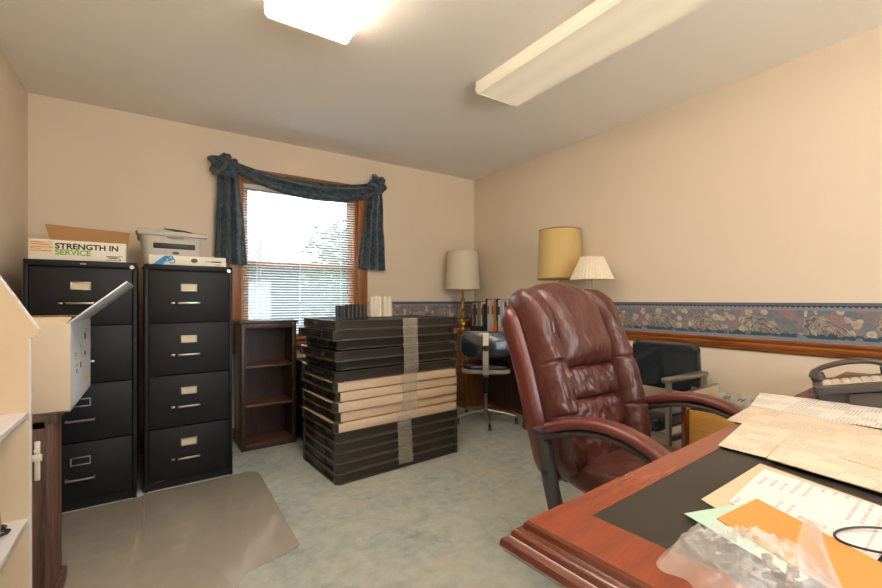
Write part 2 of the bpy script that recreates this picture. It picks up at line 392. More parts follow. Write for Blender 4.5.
struct('trim_3', rail_mesh(WF, WB, 'y', WR, .806, railprof()), 'rail', angle=25)
struct('trim_4', rail_mesh(1.66, WR, 'x', WB, .806, railprof()), 'oak', angle=25)
bp = [(0, 0), (.014, 0), (.014, .06), (.009, .075), (.006, .085), (0, .085)]
struct('baseboard_right', rail_mesh(WF, WB, 'y', WR, 0, bp), 'rail', angle=25)
struct('baseboard_back', rail_mesh(WL, WR, 'x', WB, 0, bp), 'oak', angle=25)
m = MB(); m.box(WL, WF, 0, WL + .014, WB, .085, .003); struct('baseboard_left', m, 'rail')

# window
win = struct('window_1', MB(), 'oak_v'); bpy.data.objects.remove(win)
win = bpy.data.objects.new('window_1', None); C.objects.link(win); win['kind'] = 'structure'; win.location = (0, WB, 0)
m = MB(); cw = .098
m.box(wx0 - cw, -.022, wz0 - .0, wx0, 0, wz1 + cw, .004); m.box(wx1, -.022, wz0, wx1 + cw, 0, wz1 + cw, .004)
m.box(wx0, -.022, wz1, wx1, 0, wz1 + cw, .004)
m.box(wx0 - cw, -.022, wz0 - .11, wx1 + cw, 0, wz0 - .022, .004)
m.build('window_casing', 'oak_v', win)
B(wx0 - cw - .02, -.055, wz0 - .022, wx1 + cw + .02, T * .6, wz0, .004).build('window_sill', 'oak_v', win)
m = MB()
m.box(wx0, .0, wz0, wx0 + .02, T, wz1); m.box(wx1 - .02, 0, wz0, wx1, T, wz1); m.box(wx0, 0, wz1 - .02, wx1, T, wz1)
m.build('jamb', 'oak_v', win)
for (za, zb, yo) in ((wz0, 1.43, .055), (1.40, wz1 - .02, .082)):
    m = MB(); a, b2 = wx0 + .02, wx1 - .02; sw = .045
    m.box(a, yo, za, a + sw, yo + .025, zb, .003); m.box(b2 - sw, yo, za, b2, yo + .025, zb, .003)
    m.box(a + sw, yo, za, b2 - sw, yo + .025, za + sw * .8, .003); m.box(a + sw, yo, zb - sw * .8, b2 - sw, yo + .025, zb, .003)
    s = m.build('sash', 'oak_v', win)
    B(a + sw, yo + .010, za + .036, b2 - sw, yo + .014, zb - .036).build('pane', 'glass', s)
# venetian blind
bl = thing('venetian_blind', 'white horizontal venetian blind hanging in the wood framed window', 'blind', (0, WB, 0))
B(wx0 + .022, .004, wz1 - .052, wx1 - .022, .034, wz1 - .022, .003).build('head_rail', 'blinds', bl)
m = MB(); z = wz1 - .07; pitch = .0222
while z > wz0 + .03:
    a = math.radians(14); hw = .0125
    def f(u, v, z=z): 
        y = (v - .5) * 2 * hw; return Vector((wx0 + .024 + u * (wx1 - wx0 - .048), .019 + y * math.cos(a), z - y * math.sin(a) + .0022 * (1 - (2 * v - 1) ** 2)))
    m.grid(f, 2, 5); z -= pitch
m.build('slats', 'blinds', bl)
B(wx0 + .024, .006, z + .004, wx1 - .024, .032, z + .018, .003).build('bottom_rail', 'blinds', bl)
for x in (.68, 1.03, 1.40):
    m = MB(); m.cyl((x, .0055, z), (x, .0055, wz1 - .05), .0012, n=6); m.cyl((x, .033, z), (x, .033, wz1 - .05), .0012, n=6); m.build('ladder_cord', 'blinds', bl)
m = MB(); m.cyl((.70, -.002, 1.25), (.70, -.002, wz1 - .05), .003, n=8); m.build('tilt_wand', 'blinds', bl)

# scarf valance
cur = thing('scarf_valance', 'dark teal patterned scarf swag with knotted corners and hanging tails over the window', 'curtain', (0, WB, 0))
XL, XR = .450, 1.72
def swag(u, v):
    x = XL + u * (XR - XL); top = 2.235 - .0 * u; dip = 4 * u * (1 - u)
    zt = 2.215 + .005 * u - .115 * dip ** 1.0 + .03 * dip ** 2
    zb = 2.150 - .055 * u ** 2 - .125 * dip ** .9 - .030 * dip
    f = v; z = zt + (zb - zt) * f
    y = -.060 - .045 * math.sin(PI * f) - .012 * math.sin(f * 3 * 2 * PI + 1.4 * u) * (1 - .2 * dip) - .006 * nz(u * 9, f * 4, 1)
    return Vector((x, y, z))
m = MB(); m.grid(swag, 60, 34)
def swagb(u, v): p = swag(u, v); return Vector((p.x, -.03 - .02 * math.sin(PI * v), p.z))
m.grid(swagb, 60, 34); m.build('swag', 'curtain', cur, angle=180)
def tail(x0a, x1a, x0b, x1b, zt, zb0, zb1, seed, slant):
    m = MB(); n = 70
    def f(u, v):
        xa = x0a + (x1a - x0a) * u; xb = x0b + (x1b - x0b) * u
        w = v ** .6; x = xa + (xb - xa) * w
        zb = zb0 + (zb1 - zb0) * u + slant * math.sin(u * PI)
        z = zt + (zb - zt) * v
        y = -.058 - .026 * math.sin(u * 2.7 * 2 * PI + seed + 1.2 * v + 1.2 * nz(u * 3, v * 1.5, seed)) * (.55 + .45 * v) - .012 * nz(u * 5, v * 3, seed)
        return Vector((x + .006 * nz(v * 4, u * 3, seed + 4), y, z))
    m.grid(f, n, 26)
    def g(u, v): p = f(u, v); return Vector((p.x, p.y + .003, p.z))
    m.grid(g, n, 26)
    return m
tail(.385, .500, .362, .598, 2.20, 1.415, 1.385, .5, -.01).build('tail', 'curtain', cur, angle=180)
tail(1.665, 1.765, 1.545, 1.80, 2.17, 1.40, 1.385, 2.2, .0).build('tail', 'curtain', cur, angle=180)
def knot(cx_, cz_, rx_, rz_, seed):
    m = MB()
    def f(u, v):
        th = u * 2 * PI; ph = v * PI
        d = Vector((math.sin(ph) * math.cos(th), -math.sin(ph) * math.sin(th), math.cos(ph)))
        r = 1 + .34 * nz(d.x * 2.1 + seed, d.y * 2.1, d.z * 2.1) + .16 * math.sin(5 * math.atan2(d.z, d.x) + 3 * d.y + seed)
        return Vector((cx_ + d.x * rx_ * r, -.085 + d.y * .062 * r, cz_ + d.z * rz_ * r))
    m.grid(f, 60, 32, cu=True); return m
knot(.425, 2.145, .098, .082, 1.1).build('knot', 'curtain', cur, angle=180)
knot(1.715, 2.185, .080, .088, 4.6).build('knot', 'curtain', cur, angle=180)
m = MB(); m.cyl((.40, -.035, 2.15), (1.75, -.035, 2.15), .008, n=12); m.build('curtain_rod', 'oak', cur)

# ------------------------------------------------------------------ ceiling fixtures
def fixture(label, x0, x1, y0, y1, mat_, grp=None):
    cx_, cy_ = (x0 + x1) / 2, (y0 + y1) / 2; hw, hl = (x1 - x0) / 2, (y1 - y0) / 2
    t = thing('ceiling_light', label, 'ceiling light', (cx_, cy_, HC), 0, grp)
    m = B(-hw * .55, -hl + .02, -.045, hw * .55, hl - .02, 0, .004); m.build('housing', 'fixture', t)
    m = MB(); prof = [(-hw, -.022), (-hw + .002, -.072), (-hw + .014, -.086), (hw - .014, -.086), (hw - .002, -.072), (hw, -.022)]
    pr_ = prof + [(x, z + .003) for x, z in reversed(prof[1:-1])]
    pr_ = prof + [(hw - .004, -.022), (hw - .006, -.070), (hw - .017, -.082), (-hw + .017, -.082), (-hw + .006, -.070), (-hw + .004, -.022)]
    r = [[m.bm.verts.new((x, e, z)) for x, z in pr_] for e in (-hl, hl)]
    for k in range(len(pr_)): m.bm.faces.new((r[0][k], r[0][(k + 1) % len(pr_)], r[1][(k + 1) % len(pr_)], r[1][k]))
    m.bm.faces.new(r[0]); m.bm.faces.new(r[1][::-1])
    m.build('diffuser', mat_, t, angle=20)
    for e in (-hl, hl):
        m = MB(); s = .012 if e > 0 else -.012
        poly = [(-hw - .002, -.016), (-hw - .001, -.074), (-hw + .013, -.089), (hw - .013, -.089), (hw + .001, -.074), (hw + .002, -.016)]
        m.prism(poly, 0, .010, Matrix.Translation((0, e + (.010 if e > 0 else .0), 0)) @ Matrix.Rotation(PI / 2, 4, 'X')); m.build('end_cap', 'diff_cap' if mat_ == 'diff_on' else 'fixture', t)
    return t
t_ = NT('lit_end_cap'); t_.col(lin((240, 230, 208))); t_.p(rough=.4, ecol=(1, .85, .6, 1), estr=.55); M['diff_cap'] = t_.m
fixture('brightly lit fluorescent wraparound fixture, left of the two on the ceiling', .39, .775, .735, 1.975, 'diff_on')
fixture('unlit long fluorescent wraparound fixture, right of the two on the ceiling', 1.595, 1.935, .75, 2.01, 'diff_dim')
fixture('unseen lit fluorescent fixture added behind the camera for fill', .39, .775, -1.25, -.02, 'diff_on')  # extra fixture, out of view, added to brighten the room

# ------------------------------------------------------------------ filing cabinets
def filing_cabinet(label, loc, rz, W, D, Hh, style):
    t = thing('filing_cabinet', label, 'filing cabinet', loc, rz)
    m = MB(); th = .018
    m.box(-W / 2, 0, 0, -W / 2 + th, D, Hh, .002); m.box(W / 2 - th, 0, 0, W / 2, D, Hh, .002)
    m.box(-W / 2, 0, Hh - .032, W / 2, D, Hh, .003); m.box(-W / 2 + th, .012, 0, W / 2 - th, D, .045)
    m.box(-W / 2 + th, .03, .04, W / 2 - th, D, Hh - .03)
    m.build('body', 'cabinet', t)
    n = 4; z0, z1 = .048, Hh - .036; dh = (z1 - z0) / n
    for i in range(n):
        a, b2 = z0 + i * dh + .003, z0 + (i + 1) * dh - .003; xw = W / 2 - th - .003
        d = B(-xw, -.004, a, xw, .028, b2, .003).build('drawer', 'cabinet', t)
        lz = b2 - .095
        m = MB(); lw, lh = .042, .022
        for bx in ((-lw, -lh, lw, -lh + .006), (-lw, lh - .006, lw, lh), (-lw, -lh, -lw + .006, lh), (lw - .006, -lh, lw, lh)):
            m.box(bx[0] - .01, -.0085, lz + bx[1], bx[2] - .01, -.003, lz + bx[3], .001)
        m.build('label_holder', 'steel', d)
        if not (style == 1 and i < 2): B(-lw - .004, -.0055, lz - lh + .006, lw - .016, -.0035, lz + lh - .006).build('label_card', 'plate_cream', d)
        hz_ = b2 - .187
        m = MB(); k = .058
        if style == 1 and i < 2:
            m.tube([(-k - .01, -.004, hz_ + .004), (-k - .01, -.026, hz_), (k - .01, -.026, hz_), (k - .01, -.004, hz_ + .004)], .0058, 10)
        else:
            m.box(-k - .01, -.026, hz_ - .006, k - .01, -.018, hz_ + .006, .003); m.box(-k - .008, -.02, hz_ - .004, -k, -.003, hz_ + .004); m.box(k - .02, -.02, hz_ - .004, k - .012, -.003, hz_ + .004)
        m.build('handle', 'chrome', d)
        if not (style == 1 and i < 2): B(-k - .042, -.014, hz_ - .005, -k - .023, -.003, hz_ + .005, .002).build('thumb_latch', 'chrome', d)
    m = MB(); m.cyl((W / 2 - .022, -.006, Hh - .026), (W / 2 - .022, .004, Hh - .026), .0105, n=20); m.cyl((W / 2 - .022, -.009, Hh - .026), (W / 2 - .022, -.004, Hh - .026), .005, n=12)
    m.build('lock', 'chrome', t)
    if style == 1: B(-.012, -.003, Hh - .020, .012, .002, Hh - .013, .0008).build('badge', 'steel', t)
    return t
filing_cabinet('black four drawer steel filing cabinet in the corner with the lettered white carton on top', (-.330, 2.925, 0), .02, .462, .70, 1.315, 1)
filing_cabinet('black four drawer steel filing cabinet with the printer on top', (.165, 2.972, 0), .035, .458, .68, 1.315, 2)

# tray box with lettering
t = thing('carton', 'white cardboard carton lettered STRENGTH IN SERVICE with brown lid open', 'box', (-.347, 2.945, 1.3155), .02)
W, D, Hh = .395, .30, .104
m = MB(); m.box(-W / 2, 0, 0, W / 2, .004, Hh, .001); m.box(-W / 2, 0, 0, -W / 2 + .004, D, Hh); m.box(W / 2 - .004, 0, 0, W / 2, D, Hh); m.box(-W / 2, D - .004, 0, W / 2, D, Hh); m.box(-W / 2, 0, 0, W / 2, D, .004)
m.build('carton_body', 'boxwhite', t)
m = MB(); m.prism([(-W / 2 + .05, 0), (W / 2 - .0, 0), (W / 2 + .01, .118), (-W / 2 + .015, .135)], 0, .004, Matrix.Translation((0, D - .002, Hh - .012)) @ Matrix.Rotation(math.radians(78), 4, 'X')); m.build('lid', 'cardboard', t)
text('lettering', 'STRENGTH IN', .040, 'ink', t, (-.098, -.0003, .060), sx=1.04, bold=.0013)
text('lettering', 'SERVICE', .040, 'green', t, (-.098, -.0003, .028), sx=1.0, bold=.0013)
B(-W / 2 + .002, -.001, .034, -.106, 0, .096).build('shipping_label', 'labelcream', t)
m = MB()
for k, (a, b2) in enumerate(((.088, .05), (.078, .072), (.064, .085), (.056, .04), (.046, .08))): m.box(-W / 2 + .006, -.0014, a - .0018, -W / 2 + .006 + b2, -.001, a + .001)
m.build('label_print', 'ink_red', t)
m = MB(); m.box(.112, -.0006, .026, .160, 0, .031); m.box(.122, -.0006, .018, .160, 0, .023); m.box(.110, -.0006, .009, .178, 0, .0115); m.build('small_print', 'ink', t)
m = MB(); m.tube([(.173 + .009 * math.cos(a / 6 * PI), -.0004, .026 + .009 * math.sin(a / 6 * PI)) for a in range(11)], .0024, 6); m.build('ring_emblem', 'green', t)

# printer
t = thing('printer', 'beige multifunction printer on the right hand filing cabinet', 'printer', (.085, 3.21, 1.3155), .03)
W, D = .335, .36
def ptaper(u, v):
    th = 2 * PI * u; c, s = math.cos(th), math.sin(th); e = .28
    k = [(0, 1.0), (.05, 1.0), (.12, 1.0), (.17, 1.04), (.20, 1.09)]; z = v * .20
    for (za, ka), (zb, kb) in zip(k, k[1:]):
        if za <= z <= zb + 1e-9: sc = ka + (kb - ka) * (z - za) / (zb - za)
    return Vector((math.copysign(abs(c) ** e, c) * W / 2 * sc, D / 2 + math.copysign(abs(s) ** e, s) * D / 2 * (1 + (sc - 1) * .3), z))
m = MB(); m.grid(ptaper, 64, 18, cu=True)
m.box(-W / 2 * .9, .02, .0, W / 2 * .9, D - .02, .19); m.build('body', 'printer', t)
B(-W / 2 * 1.15, -.015, .196, W / 2 * 1.13, D, .226, .010).build('scanner_lid', 'printer', t)
m = MB(); m.prism([(-.20, .222), (-.19, .244), (-.06, .246), (.03, .232), (.18, .230), (.184, .222)], 0, .22, Matrix.Translation((0, .26, 0)) @ Matrix.Rotation(PI / 2, 4, 'X')); m.build('feeder_cover', 'printer', t)
B(-.110, -.006, .118, .118, .03, .152, .004).build('output_slot', 'dark', t)
B(-.125, -.003, .060, .135, .02, .066, .001).build('tray_seam', 'printer_d', t)
m = MB(); m.lathe([(0, 0), (.8, 0), (1, .3), (.9, .5), (0, .5)], 24); 
for v in m.bm.verts: v.co = Vector((v.co.x * .020 + .01, -v.co.z * .01 - .0, v.co.y * .009 + .092))
m.build('oval_emblem', 'navy', t)
m = MB(); m.lathe([(0, 0), (.8, 0), (1, .3), (.9, .5), (0, .5)], 32)
for v in m.bm.verts: v.co = Vector((v.co.x * .05 + .01, -v.co.z * .008 - .013, v.co.y * .009 + .190))
m.build('control_panel', 'printer_d', t)
m = MB(); m.sweep([(-.052, .09, .248), (.0, .09, .248), (.06, .085, .247), (.12, .08, .236)], [.05, .05, .02, .01], [.022, .016, .010, .006]); m.build('document_stop', 'dark', t)

# slim box right of printer
t = thing('carton', 'slim white box with blue swirl and small green mark, in front of the printer', 'box', (.158, 2.985, 1.3155), .03)
B(-.203, 0, 0, .2, .17, .056, .002).build('carton_body', 'boxwhite', t)
m = MB()
for (x, z, r) in ((-.115, .036, .014), (-.095, .040, .012), (-.088, .024, .013)):
    m.tube([(x + r * math.cos(a / 8 * PI), -.0008, z + r * math.sin(a / 8 * PI)) for a in range(17)], .0032, 6)
m.prism([(-.185, .0005), (-.135, .0005), (-.105, .045), (-.125, .052)], 0, .001, Matrix.Translation((0, -.0001, 0)) @ Matrix.Rotation(PI / 2, 4, 'X'))
m.build('swirl_print', 'blue', t)
m = MB(); m.lathe([(0, 0), (1, 0), (1, .4), (0, .4)], 9)
for v in m.bm.verts: v.co = Vector((v.co.x * .019 * (1 + .2 * nz(v.co.x * 3, v.co.y * 3, 2)) + .026, -v.co.z * .002, v.co.y * .014 + .030))
m.build('green_print', 'dgreen', t)
m = MB(); m.box(.085, -.0006, .026, .116, 0, .029); m.box(.118, -.0006, .024, .172, 0, .031); m.box(.136, -.0006, .009, .170, 0, .012); m.build('small_print', 'ink', t)

# ------------------------------------------------------------------ small walnut bookshelf
t = thing('bookshelf', 'narrow dark brown wooden bookshelf with two shelves below the window', 'bookshelf', (.700, 3.385, 0), 0.02)
W, D, Hh = .392, .27, .93
m = MB(); m.box(-W / 2, 0, 0, -W / 2 + .018, D, Hh, .001); m.box(W / 2 - .018, 0, 0, W / 2, D, Hh, .001); m.box(-W / 2 + .018, D - .008, .0, W / 2 - .018, D, Hh)
m.build('frame', 'walnut', t)
m = MB(); m.box(-W / 2 - .014, -.014, Hh, W / 2 + .014, D + .004, Hh + .022, .005); m.build('top', 'walnut', t)
m = MB()
for s in (-1, 1): m.box(s * W / 2 - (.03 if s > 0 else 0), -.010, 0, s * W / 2 + (.03 if s < 0 else 0), 0, Hh, .002)
m.box(-W / 2 + .03, -.010, Hh - .035, W / 2 - .03, 0, Hh, .002); m.box(-W / 2 + .03, -.010, 0, W / 2 - .03, 0, .035, .002); m.build('face_frame', 'walnut', t)
for z in (.04, .33, .62): B(-W / 2 + .018, .0, z - .018, W / 2 - .018, D - .008, z, .001).build('shelf', 'walnut_shelf', t)

# ------------------------------------------------------------------ trays
TW, TD, TH = .955, .575, .0605
def make_tray(label, cream):
    t = thing('plastic_tray', label, 'tray')
    h = TH; c = .05
    def poly(i, w=TW, d=TD):
        x, y = w / 2 - i, d / 2 - i; k = .022
        return [(-x + k, -y), (x - k, -y), (x, -y + k), (x, y - k), (x - k, y), (-x + k, y), (-x, y - k), (-x, -y + k)]
    def ring(m, a, b2, z0, z1):
        o_, i_ = poly(a), poly(b2); V = [[m.bm.verts.new((x, y, z)) for x, y in p] for p, z in ((o_, z0), (o_, z1), (i_, z1), (i_, z0))]
        for k in range(8):
            for q in range(4): m.bm.faces.new((V[q][k], V[q][(k + 1) % 8], V[(q + 1) % 4][(k + 1) % 8], V[(q + 1) % 4][k]))
    m = MB()
    ring(m, .017, .021, .002, h - .002)      # recessed wall
    ring(m, .001, .019, .006, .010)            # bottom ledge
    ring(m, .003, .019, h - .010, h - .001)  # top lip
    m.build('rim', 'greytray', t)
    m = MB(); ring(m, -.0008, .006, .0035, .0062); m.build('edge_highlight', 'trayhighlight', t)  # thin strip coloured as the ledge's highlight line
    for sx in (-1, 1):
        for sy in (-1, 1):
            m = MB(); x, y = TW / 2, TD / 2
            pl = [(x - .05, y), (x - .022, y), (x, y - .022), (x, y - .05), (x - .012, y - .05), (x - .012, y - .012), (x - .05, y - .012)]
            pl = [(a * sx, b2 * sy) for a, b2 in pl]; m.prism(pl, .001, h - .0005); m.build('corner_post', 'greytray', t)
    m = MB(); nx, ny = 30, 18; ax, ay = TW / 2 - .018, TD / 2 - .018; zt = h - .004
    for i in range(nx + 1):
        x = -ax + 2 * ax * i / nx; m.box(x - .0035, -ay, zt - .008, x + .0035, ay, zt)
    for j in range(ny + 1):
        y = -ay + 2 * ay * j / ny; m.box(-ax, y - .0035, zt - .008, ax, y + .0035, zt - .0005)
    m.build('lattice_deck', 'traydeck', t, smooth=False)
    m = MB()
    for k in range(6):
        y = -TD / 2 + .08 + k * (TD - .16) / 5
    m.box(-TW / 2 + .006, -.09, .016, -TW / 2 + .018, .09, .046, .004); m.build('grip_panel', 'greytray', t)
    if cream:
        m = MB(); m.box(-TW / 2 + .024, -TD / 2 - .0008, .004, TW / 2 - .024, -TD / 2 + .006, h - .002, .001)
        m.box(-TW / 2 + .02, -TD / 2 + .0, h - .004, TW / 2 - .02, TD / 2 - .02, h - .0005)
        m.box(-TW / 2 + .0, -TD / 2 + .03, h - .006, -TW / 2 + .022, TD / 2 - .03, h - .0005)
        m.build('cream_panel', 'creamtray', t)
    return t
ordn = ['bottom', 'second from the bottom', 'third from the bottom', 'fourth from the bottom', 'fifth from the bottom', 'sixth from the bottom', 'seventh from the bottom', 'eighth from the bottom', 'ninth from the bottom', 'top']
trayB = make_tray('', False); trayC = make_tray('', True); usedB = usedC = False
a0 = math.radians(4.2)
def ctr(A, a): return (A[0] + math.cos(a) * TW / 2 - math.sin(a) * TD / 2, A[1] + math.sin(a) * TW / 2 + math.cos(a) * TD / 2)
cs = ctr((.880, 2.437), a0)
def put(kind, x, y, z, a, label, group):
    global usedB, usedC
    src = trayC if kind else trayB; used = usedC if kind else usedB
    if not used:
        if kind: usedC = True
        else: usedB = True
        src.location = (x, y, z); src.rotation_euler = (0, 0, a); src['label'] = label; src['group'] = group; return src
    return dup(src, (x, y, z), a, label, group)
z = .0
FLO = ['bottom tray', 'second tray up', 'middle tray', 'fourth tray up', 'uppermost']
for i in range(5):
    put(0, cs[0] + .0, cs[1], z, a0, 'black slatted tray, %s of the five black ones standing on the carpet' % FLO[i], 'lower black trays of the front stack'); z += TH + .0015
for i in range(5):
    dx, dy, da = ((.0, .0, 0), (.012, .012, .6), (.0, -.004, -.3), (.01, .008, .5), (-.004, .0, .0))[i]
    put(1, cs[0] + dx - .01, cs[1] + dy, z, a0 + math.radians(da), 'cream sided tray, %s of the five cream ones mid stack' % ['bottom', 'second from bottom', 'middle one', 'second from top', 'top'][i], 'cream sided trays mid stack'); z += TH + .0005
ups = [(-.012, -.004, 1.0, 'lowest of the offset black trays, resting on the cream ones'), (.030, .05, -.5, 'recessed black tray just above the lowest offset one'), (-.022, -.006, 2.2, 'jutting black tray, second of the offset ones from the bottom'), (.036, .05, -.8, 'recessed black tray in the dark gap below the two topmost'), (-.028, .0, 1.8, 'black tray sticking out left, directly beneath the topmost'), (.004, .0, -.3, 'topmost black lattice tray with the fluted bundles standing on it')]
hs = [.0, .0, .0, .0, .0, .0]
gapz = [TH + .008, TH + .002, TH + .012, TH + .0, TH + .004, TH]
for i, (dx, dy, da, lb) in enumerate(ups):
    put(0, cs[0] + dx, cs[1] + dy, z, a0 + math.radians(da), lb, 'offset black trays on top of the front stack'); z += TH + .001
    if i in (0, 1, 2, 3, 4): z += 0
STOP = z
for i in range(10):
    dx = (.0, .004, -.003, .005, 0, .003, -.004, .002, .0, .004)[i]
    put(0, 1.425 + dx, 3.405, i * (TH + .0015), math.radians(2.2), 'black tray in the rear stack by the bookshelf, %s' % ordn[i], 'black trays of the rear stack')

# stretch wrap bands on the front of the stack
def wrapband(label, x0, x1, zs, off, top=False):
    # follows the stack's front: list of (z, outward offset)
    m = MB(); pts = zs
    def f(u, v):
        k = v * (len(pts) - 1); i = min(int(k), len(pts) - 2); fr = k - i
        z_ = pts[i][0] + (pts[i + 1][0] - pts[i][0]) * fr; d = pts[i][1] + (pts[i + 1][1] - pts[i][1]) * fr
        e = pts[i][2] + (pts[i + 1][2] - pts[i][2]) * fr
        return Vector((x0 + (x1 - x0) * u + e + .003 * nz(u * 4, v * 9, off), -TD / 2 - d - .0015 * abs(nz(u * 14, v * 4, off)), z_))
    m.grid(f, 14, 60)
    def g(u, v): p = f(u, v); return p + Vector((0, .0008, 0))
    m.grid(g, 14, 60)
    o = m.build('stretch_wrap', 'wrap', None, angle=180); place(o, (cs[0], cs[1], 0), a0)
    return tag(o, label, 'plastic wrap')
wrapband('clear stretch wrap strap down the front of the upper trays', -.020, .095, [(STOP + .004, -.14, 0), (STOP + .004, .01, 0), (.66, .028, .0), (.60, .014, 0), (.36, .014, -.012), (.33, .016, -.012)], 1.)
wrapband('clear stretch wrap strap down the front of the lower black trays', -.065, .045, [(.35, .018, 0), (.30, .014, .0), (.2, .009, .01), (.03, .008, .018)], 5.)

# fluted bundles on the top tray
def fluted(label, x, y, w, d, h, n, mat_, rz, grp):
    m = MB()
    for k in range(n):
        xx = -w / 2 + (k + .5) * w / n; r = w / n * .52
        m.cyl((xx, -d / 2 + r, 0), (xx, -d / 2 + r, h), r, n=14); m.cyl((xx, d / 2 - r, 0), (xx, d / 2 - r, h), r, n=14)
    m.box(-w / 2 + .004, -d / 2 + .01, 0, w / 2 - .004, d / 2 - .01, h - .002)
    o = m.build('fluted_bundle', mat_); place(o, (x, y, STOP + .0005), rz); return tag(o, label, 'plastic bundle', grp)
g = 'fluted bundles standing on the top tray'
fluted('short black fluted bundle, leftmost on the top tray', 1.075, 2.90, .065, .05, .082, 3, 'greytray', -.15, g)
fluted('black fluted bundle between the short one and the cream ones', 1.190, 2.90, .150, .06, .092, 5, 'greytray', -.05, g)
fluted('cream fluted bundle next to the black ones', 1.345, 2.90, .090, .06, .152, 3, 'creampipe', -.1, g)
fluted('cream fluted bundle at the right end on the top tray', 1.440, 2.905, .075, .06, .150, 2, 'creampipe', .12, g)

# ------------------------------------------------------------------ chair mat
m = MB()
pts = [(-.655, 1.30), (.235, 1.30), (.245, 1.72), (.262, 1.82), (.30, 1.868), (.40, 1.90), (.47, 1.915), (.520, 1.935), (.535, 1.96), (.532, 2.2), (.54, 2.75), (.538, 2.86), (.515, 2.905), (.48, 2.915), (-.655, 2.86)]
pts = pts[:10] + [(.540, 2.80), (.536, 2.90), (.515, 2.945), (.48, 2.962), (-.055, 2.945), (-.085, 2.915), (-.655, 2.900)]
m.prism(pts, .001, .0045, bev=.0012); tag(m.build('chair_mat', 'mat'), 'clear vinyl floor mat lying on the carpet in front of the filing cabinets', 'floor mat')

# ------------------------------------------------------------------ old wooden cabinet + moving box at left
t = thing('wooden_cabinet', 'worn dark brown wooden cabinet under the open moving box', 'cabinet', (-.315, 2.07, .005))
m = MB(); m.box(-.36, .0, .0, -.0, .15, .69, .003); m.box(-.36, .15, 0, -.11, .68, .69, .003); m.build('body', 'oldwood', t)
d = MB(); d.box(-.30, -.012, .05, -.022, .0, .065, .002); d.box(-.30, -.014, .64, -.022, .0, .665, .002); d.box(-.30, -.014, .05, -.245, 0, .665, .002); d.box(-.085, -.014, .05, -.022, 0, .665, .002); d.box(-.245, -.006, .06, -.085, .0, .65)
d = d.build('door', 'oldwood', t)
m = MB(); m.box(-.050, -.022, .46, -.034, -.014, .60, .003); m.box(-.055, -.028, .53, -.028, -.020, .555, .003); m.cyl((-.042, -.03, .57), (-.042, -.014, .57), .008, n=12); m.build('latch', 'creampipe', d)
m = MB(); m.box(-.36, -.012, 0, .015, .165, .05, .006); m.build('plinth', 'oldwood', t)
m = MB(); m.box(-.36, -.01, .655, .008, .16, .69, .003); m.build('top_edge', 'oldwood', t)

t = thing('moving_box', 'open pale cardboard moving box with raised flap on the worn wooden cabinet', 'box', (-.268, 2.055, .6965), 0)
W, D, Hh = .40, .56, .325; th = .005
m = MB(); m.box(-W, 0, 0, 0, th, Hh, .001); m.box(-W, 0, 0, -W + th, D, Hh); m.box(-W, D - th, 0, 0, D, Hh); m.box(-W, 0, 0, 0, D, th); m.build('box_body', 'cardboard_w', t)
s = B(-th, th, 0, 0, D - th, Hh).build('taped_side', 'boxblue', t)
m = MB()
for k, (y, z, w_, h_) in enumerate(((.10, .20, .08, .004), (.10, .19, .10, .003), (.10, .178, .07, .003), (.22, .225, .05, .003), (.22, .215, .06, .003), (.12, .15, .06, .006), (.14, .12, .03, .03), (.36, .24, .05, .05), (.36, .17, .05, .03), (.24, .13, .035, .04), (.40, .28, .10, .004), (.40, .27, .08, .003))): m.box(0, y, z, .0006, y + w_ * .7, z + h_ * .55)
m.build('shipping_print', 'ink', s)
m = MB(); m.cyl((0, .43, .07), (.0009, .43, .07), .022, n=20); m.build('round_sticker', 'yellow', s)
m = MB(); a = math.radians(40); m.box(0, 0, 0, .232, D, th, .001); f1 = m.build('side_flap', 'boxblue', t); place(f1, (-.003, 0, Hh), 0, 0, -math.radians(42))
m = MB(); m.box(-W + .01, 0, 0, -.02, .16, th, .001); f2 = m.build('back_flap', 'cardboard', t); place(f2, (0, D - .16, Hh + .014), 0, math.radians(-4))
m = MB(); m.box(-W + .01, 0, 0, -.012, .12, th, .001); f2 = m.build('front_flap', 'cardboard_w', t); place(f2, (0, .003, Hh - .003), 0, math.radians(9))
m = MB(); m.prism([(-.13, .055), (-.10, .062), (-.112, .048)], 0, .001, Matrix.Translation((.0, 0, .03)) @ Matrix.Rotation(PI / 2, 4, 'X')); m.build('torn_nick', 'ink', t)
text('stamp', 'H', .05, 'ink', t, (-.180, -.0004, .245), sx=.8)
m = MB(); m.box(-.205, -.0006, .262, -.185, 0, .268); m.box(-.205, -.0006, .248, -.182, 0, .251); m.box(-.205, -.0006, .24, -.187, 0, .243); m.build('small_print', 'ink', t)

# ------------------------------------------------------------------ white bookcase, far left foreground
t = thing('bookcase', 'white bookcase with sloped side panel at the left edge', 'bookcase', (WL + .016, 1.80, .006))
dp = .352; L = 1.0
def sidepoly(): return [(0, 0), (dp, 0), (dp, .985), (dp + .022, .995), (dp + .020, 1.01), (.05, 1.60), (0, 1.60)]
for y in (0, -L):
    m = MB(); m.prism(sidepoly(), 0, .019, Matrix.Translation((0, y, 0)) @ Matrix.Rotation(PI / 2, 4, 'X')); sd = m.build('side_panel', 'whitepaint', t)
    m = MB(); L2 = math.hypot(.324, .59); m.box(0, -.0195, 0, .004, .0005, L2, mtx=Matrix.Translation((dp + .019, y, 1.010)) @ Matrix.Rotation(-math.atan2(dp + .020 - .05, .59), 4, 'Y')); m.box(dp, -.0195 + y, 0, dp + .003, y + .0005, .984); m.build('lit_edge_strip', 'litedge', sd)  # pale strips paint the window light along the panel edges
B(0, -L, 0, .008, -.019, 1.6).build('back_panel', 'whitepaint', t)
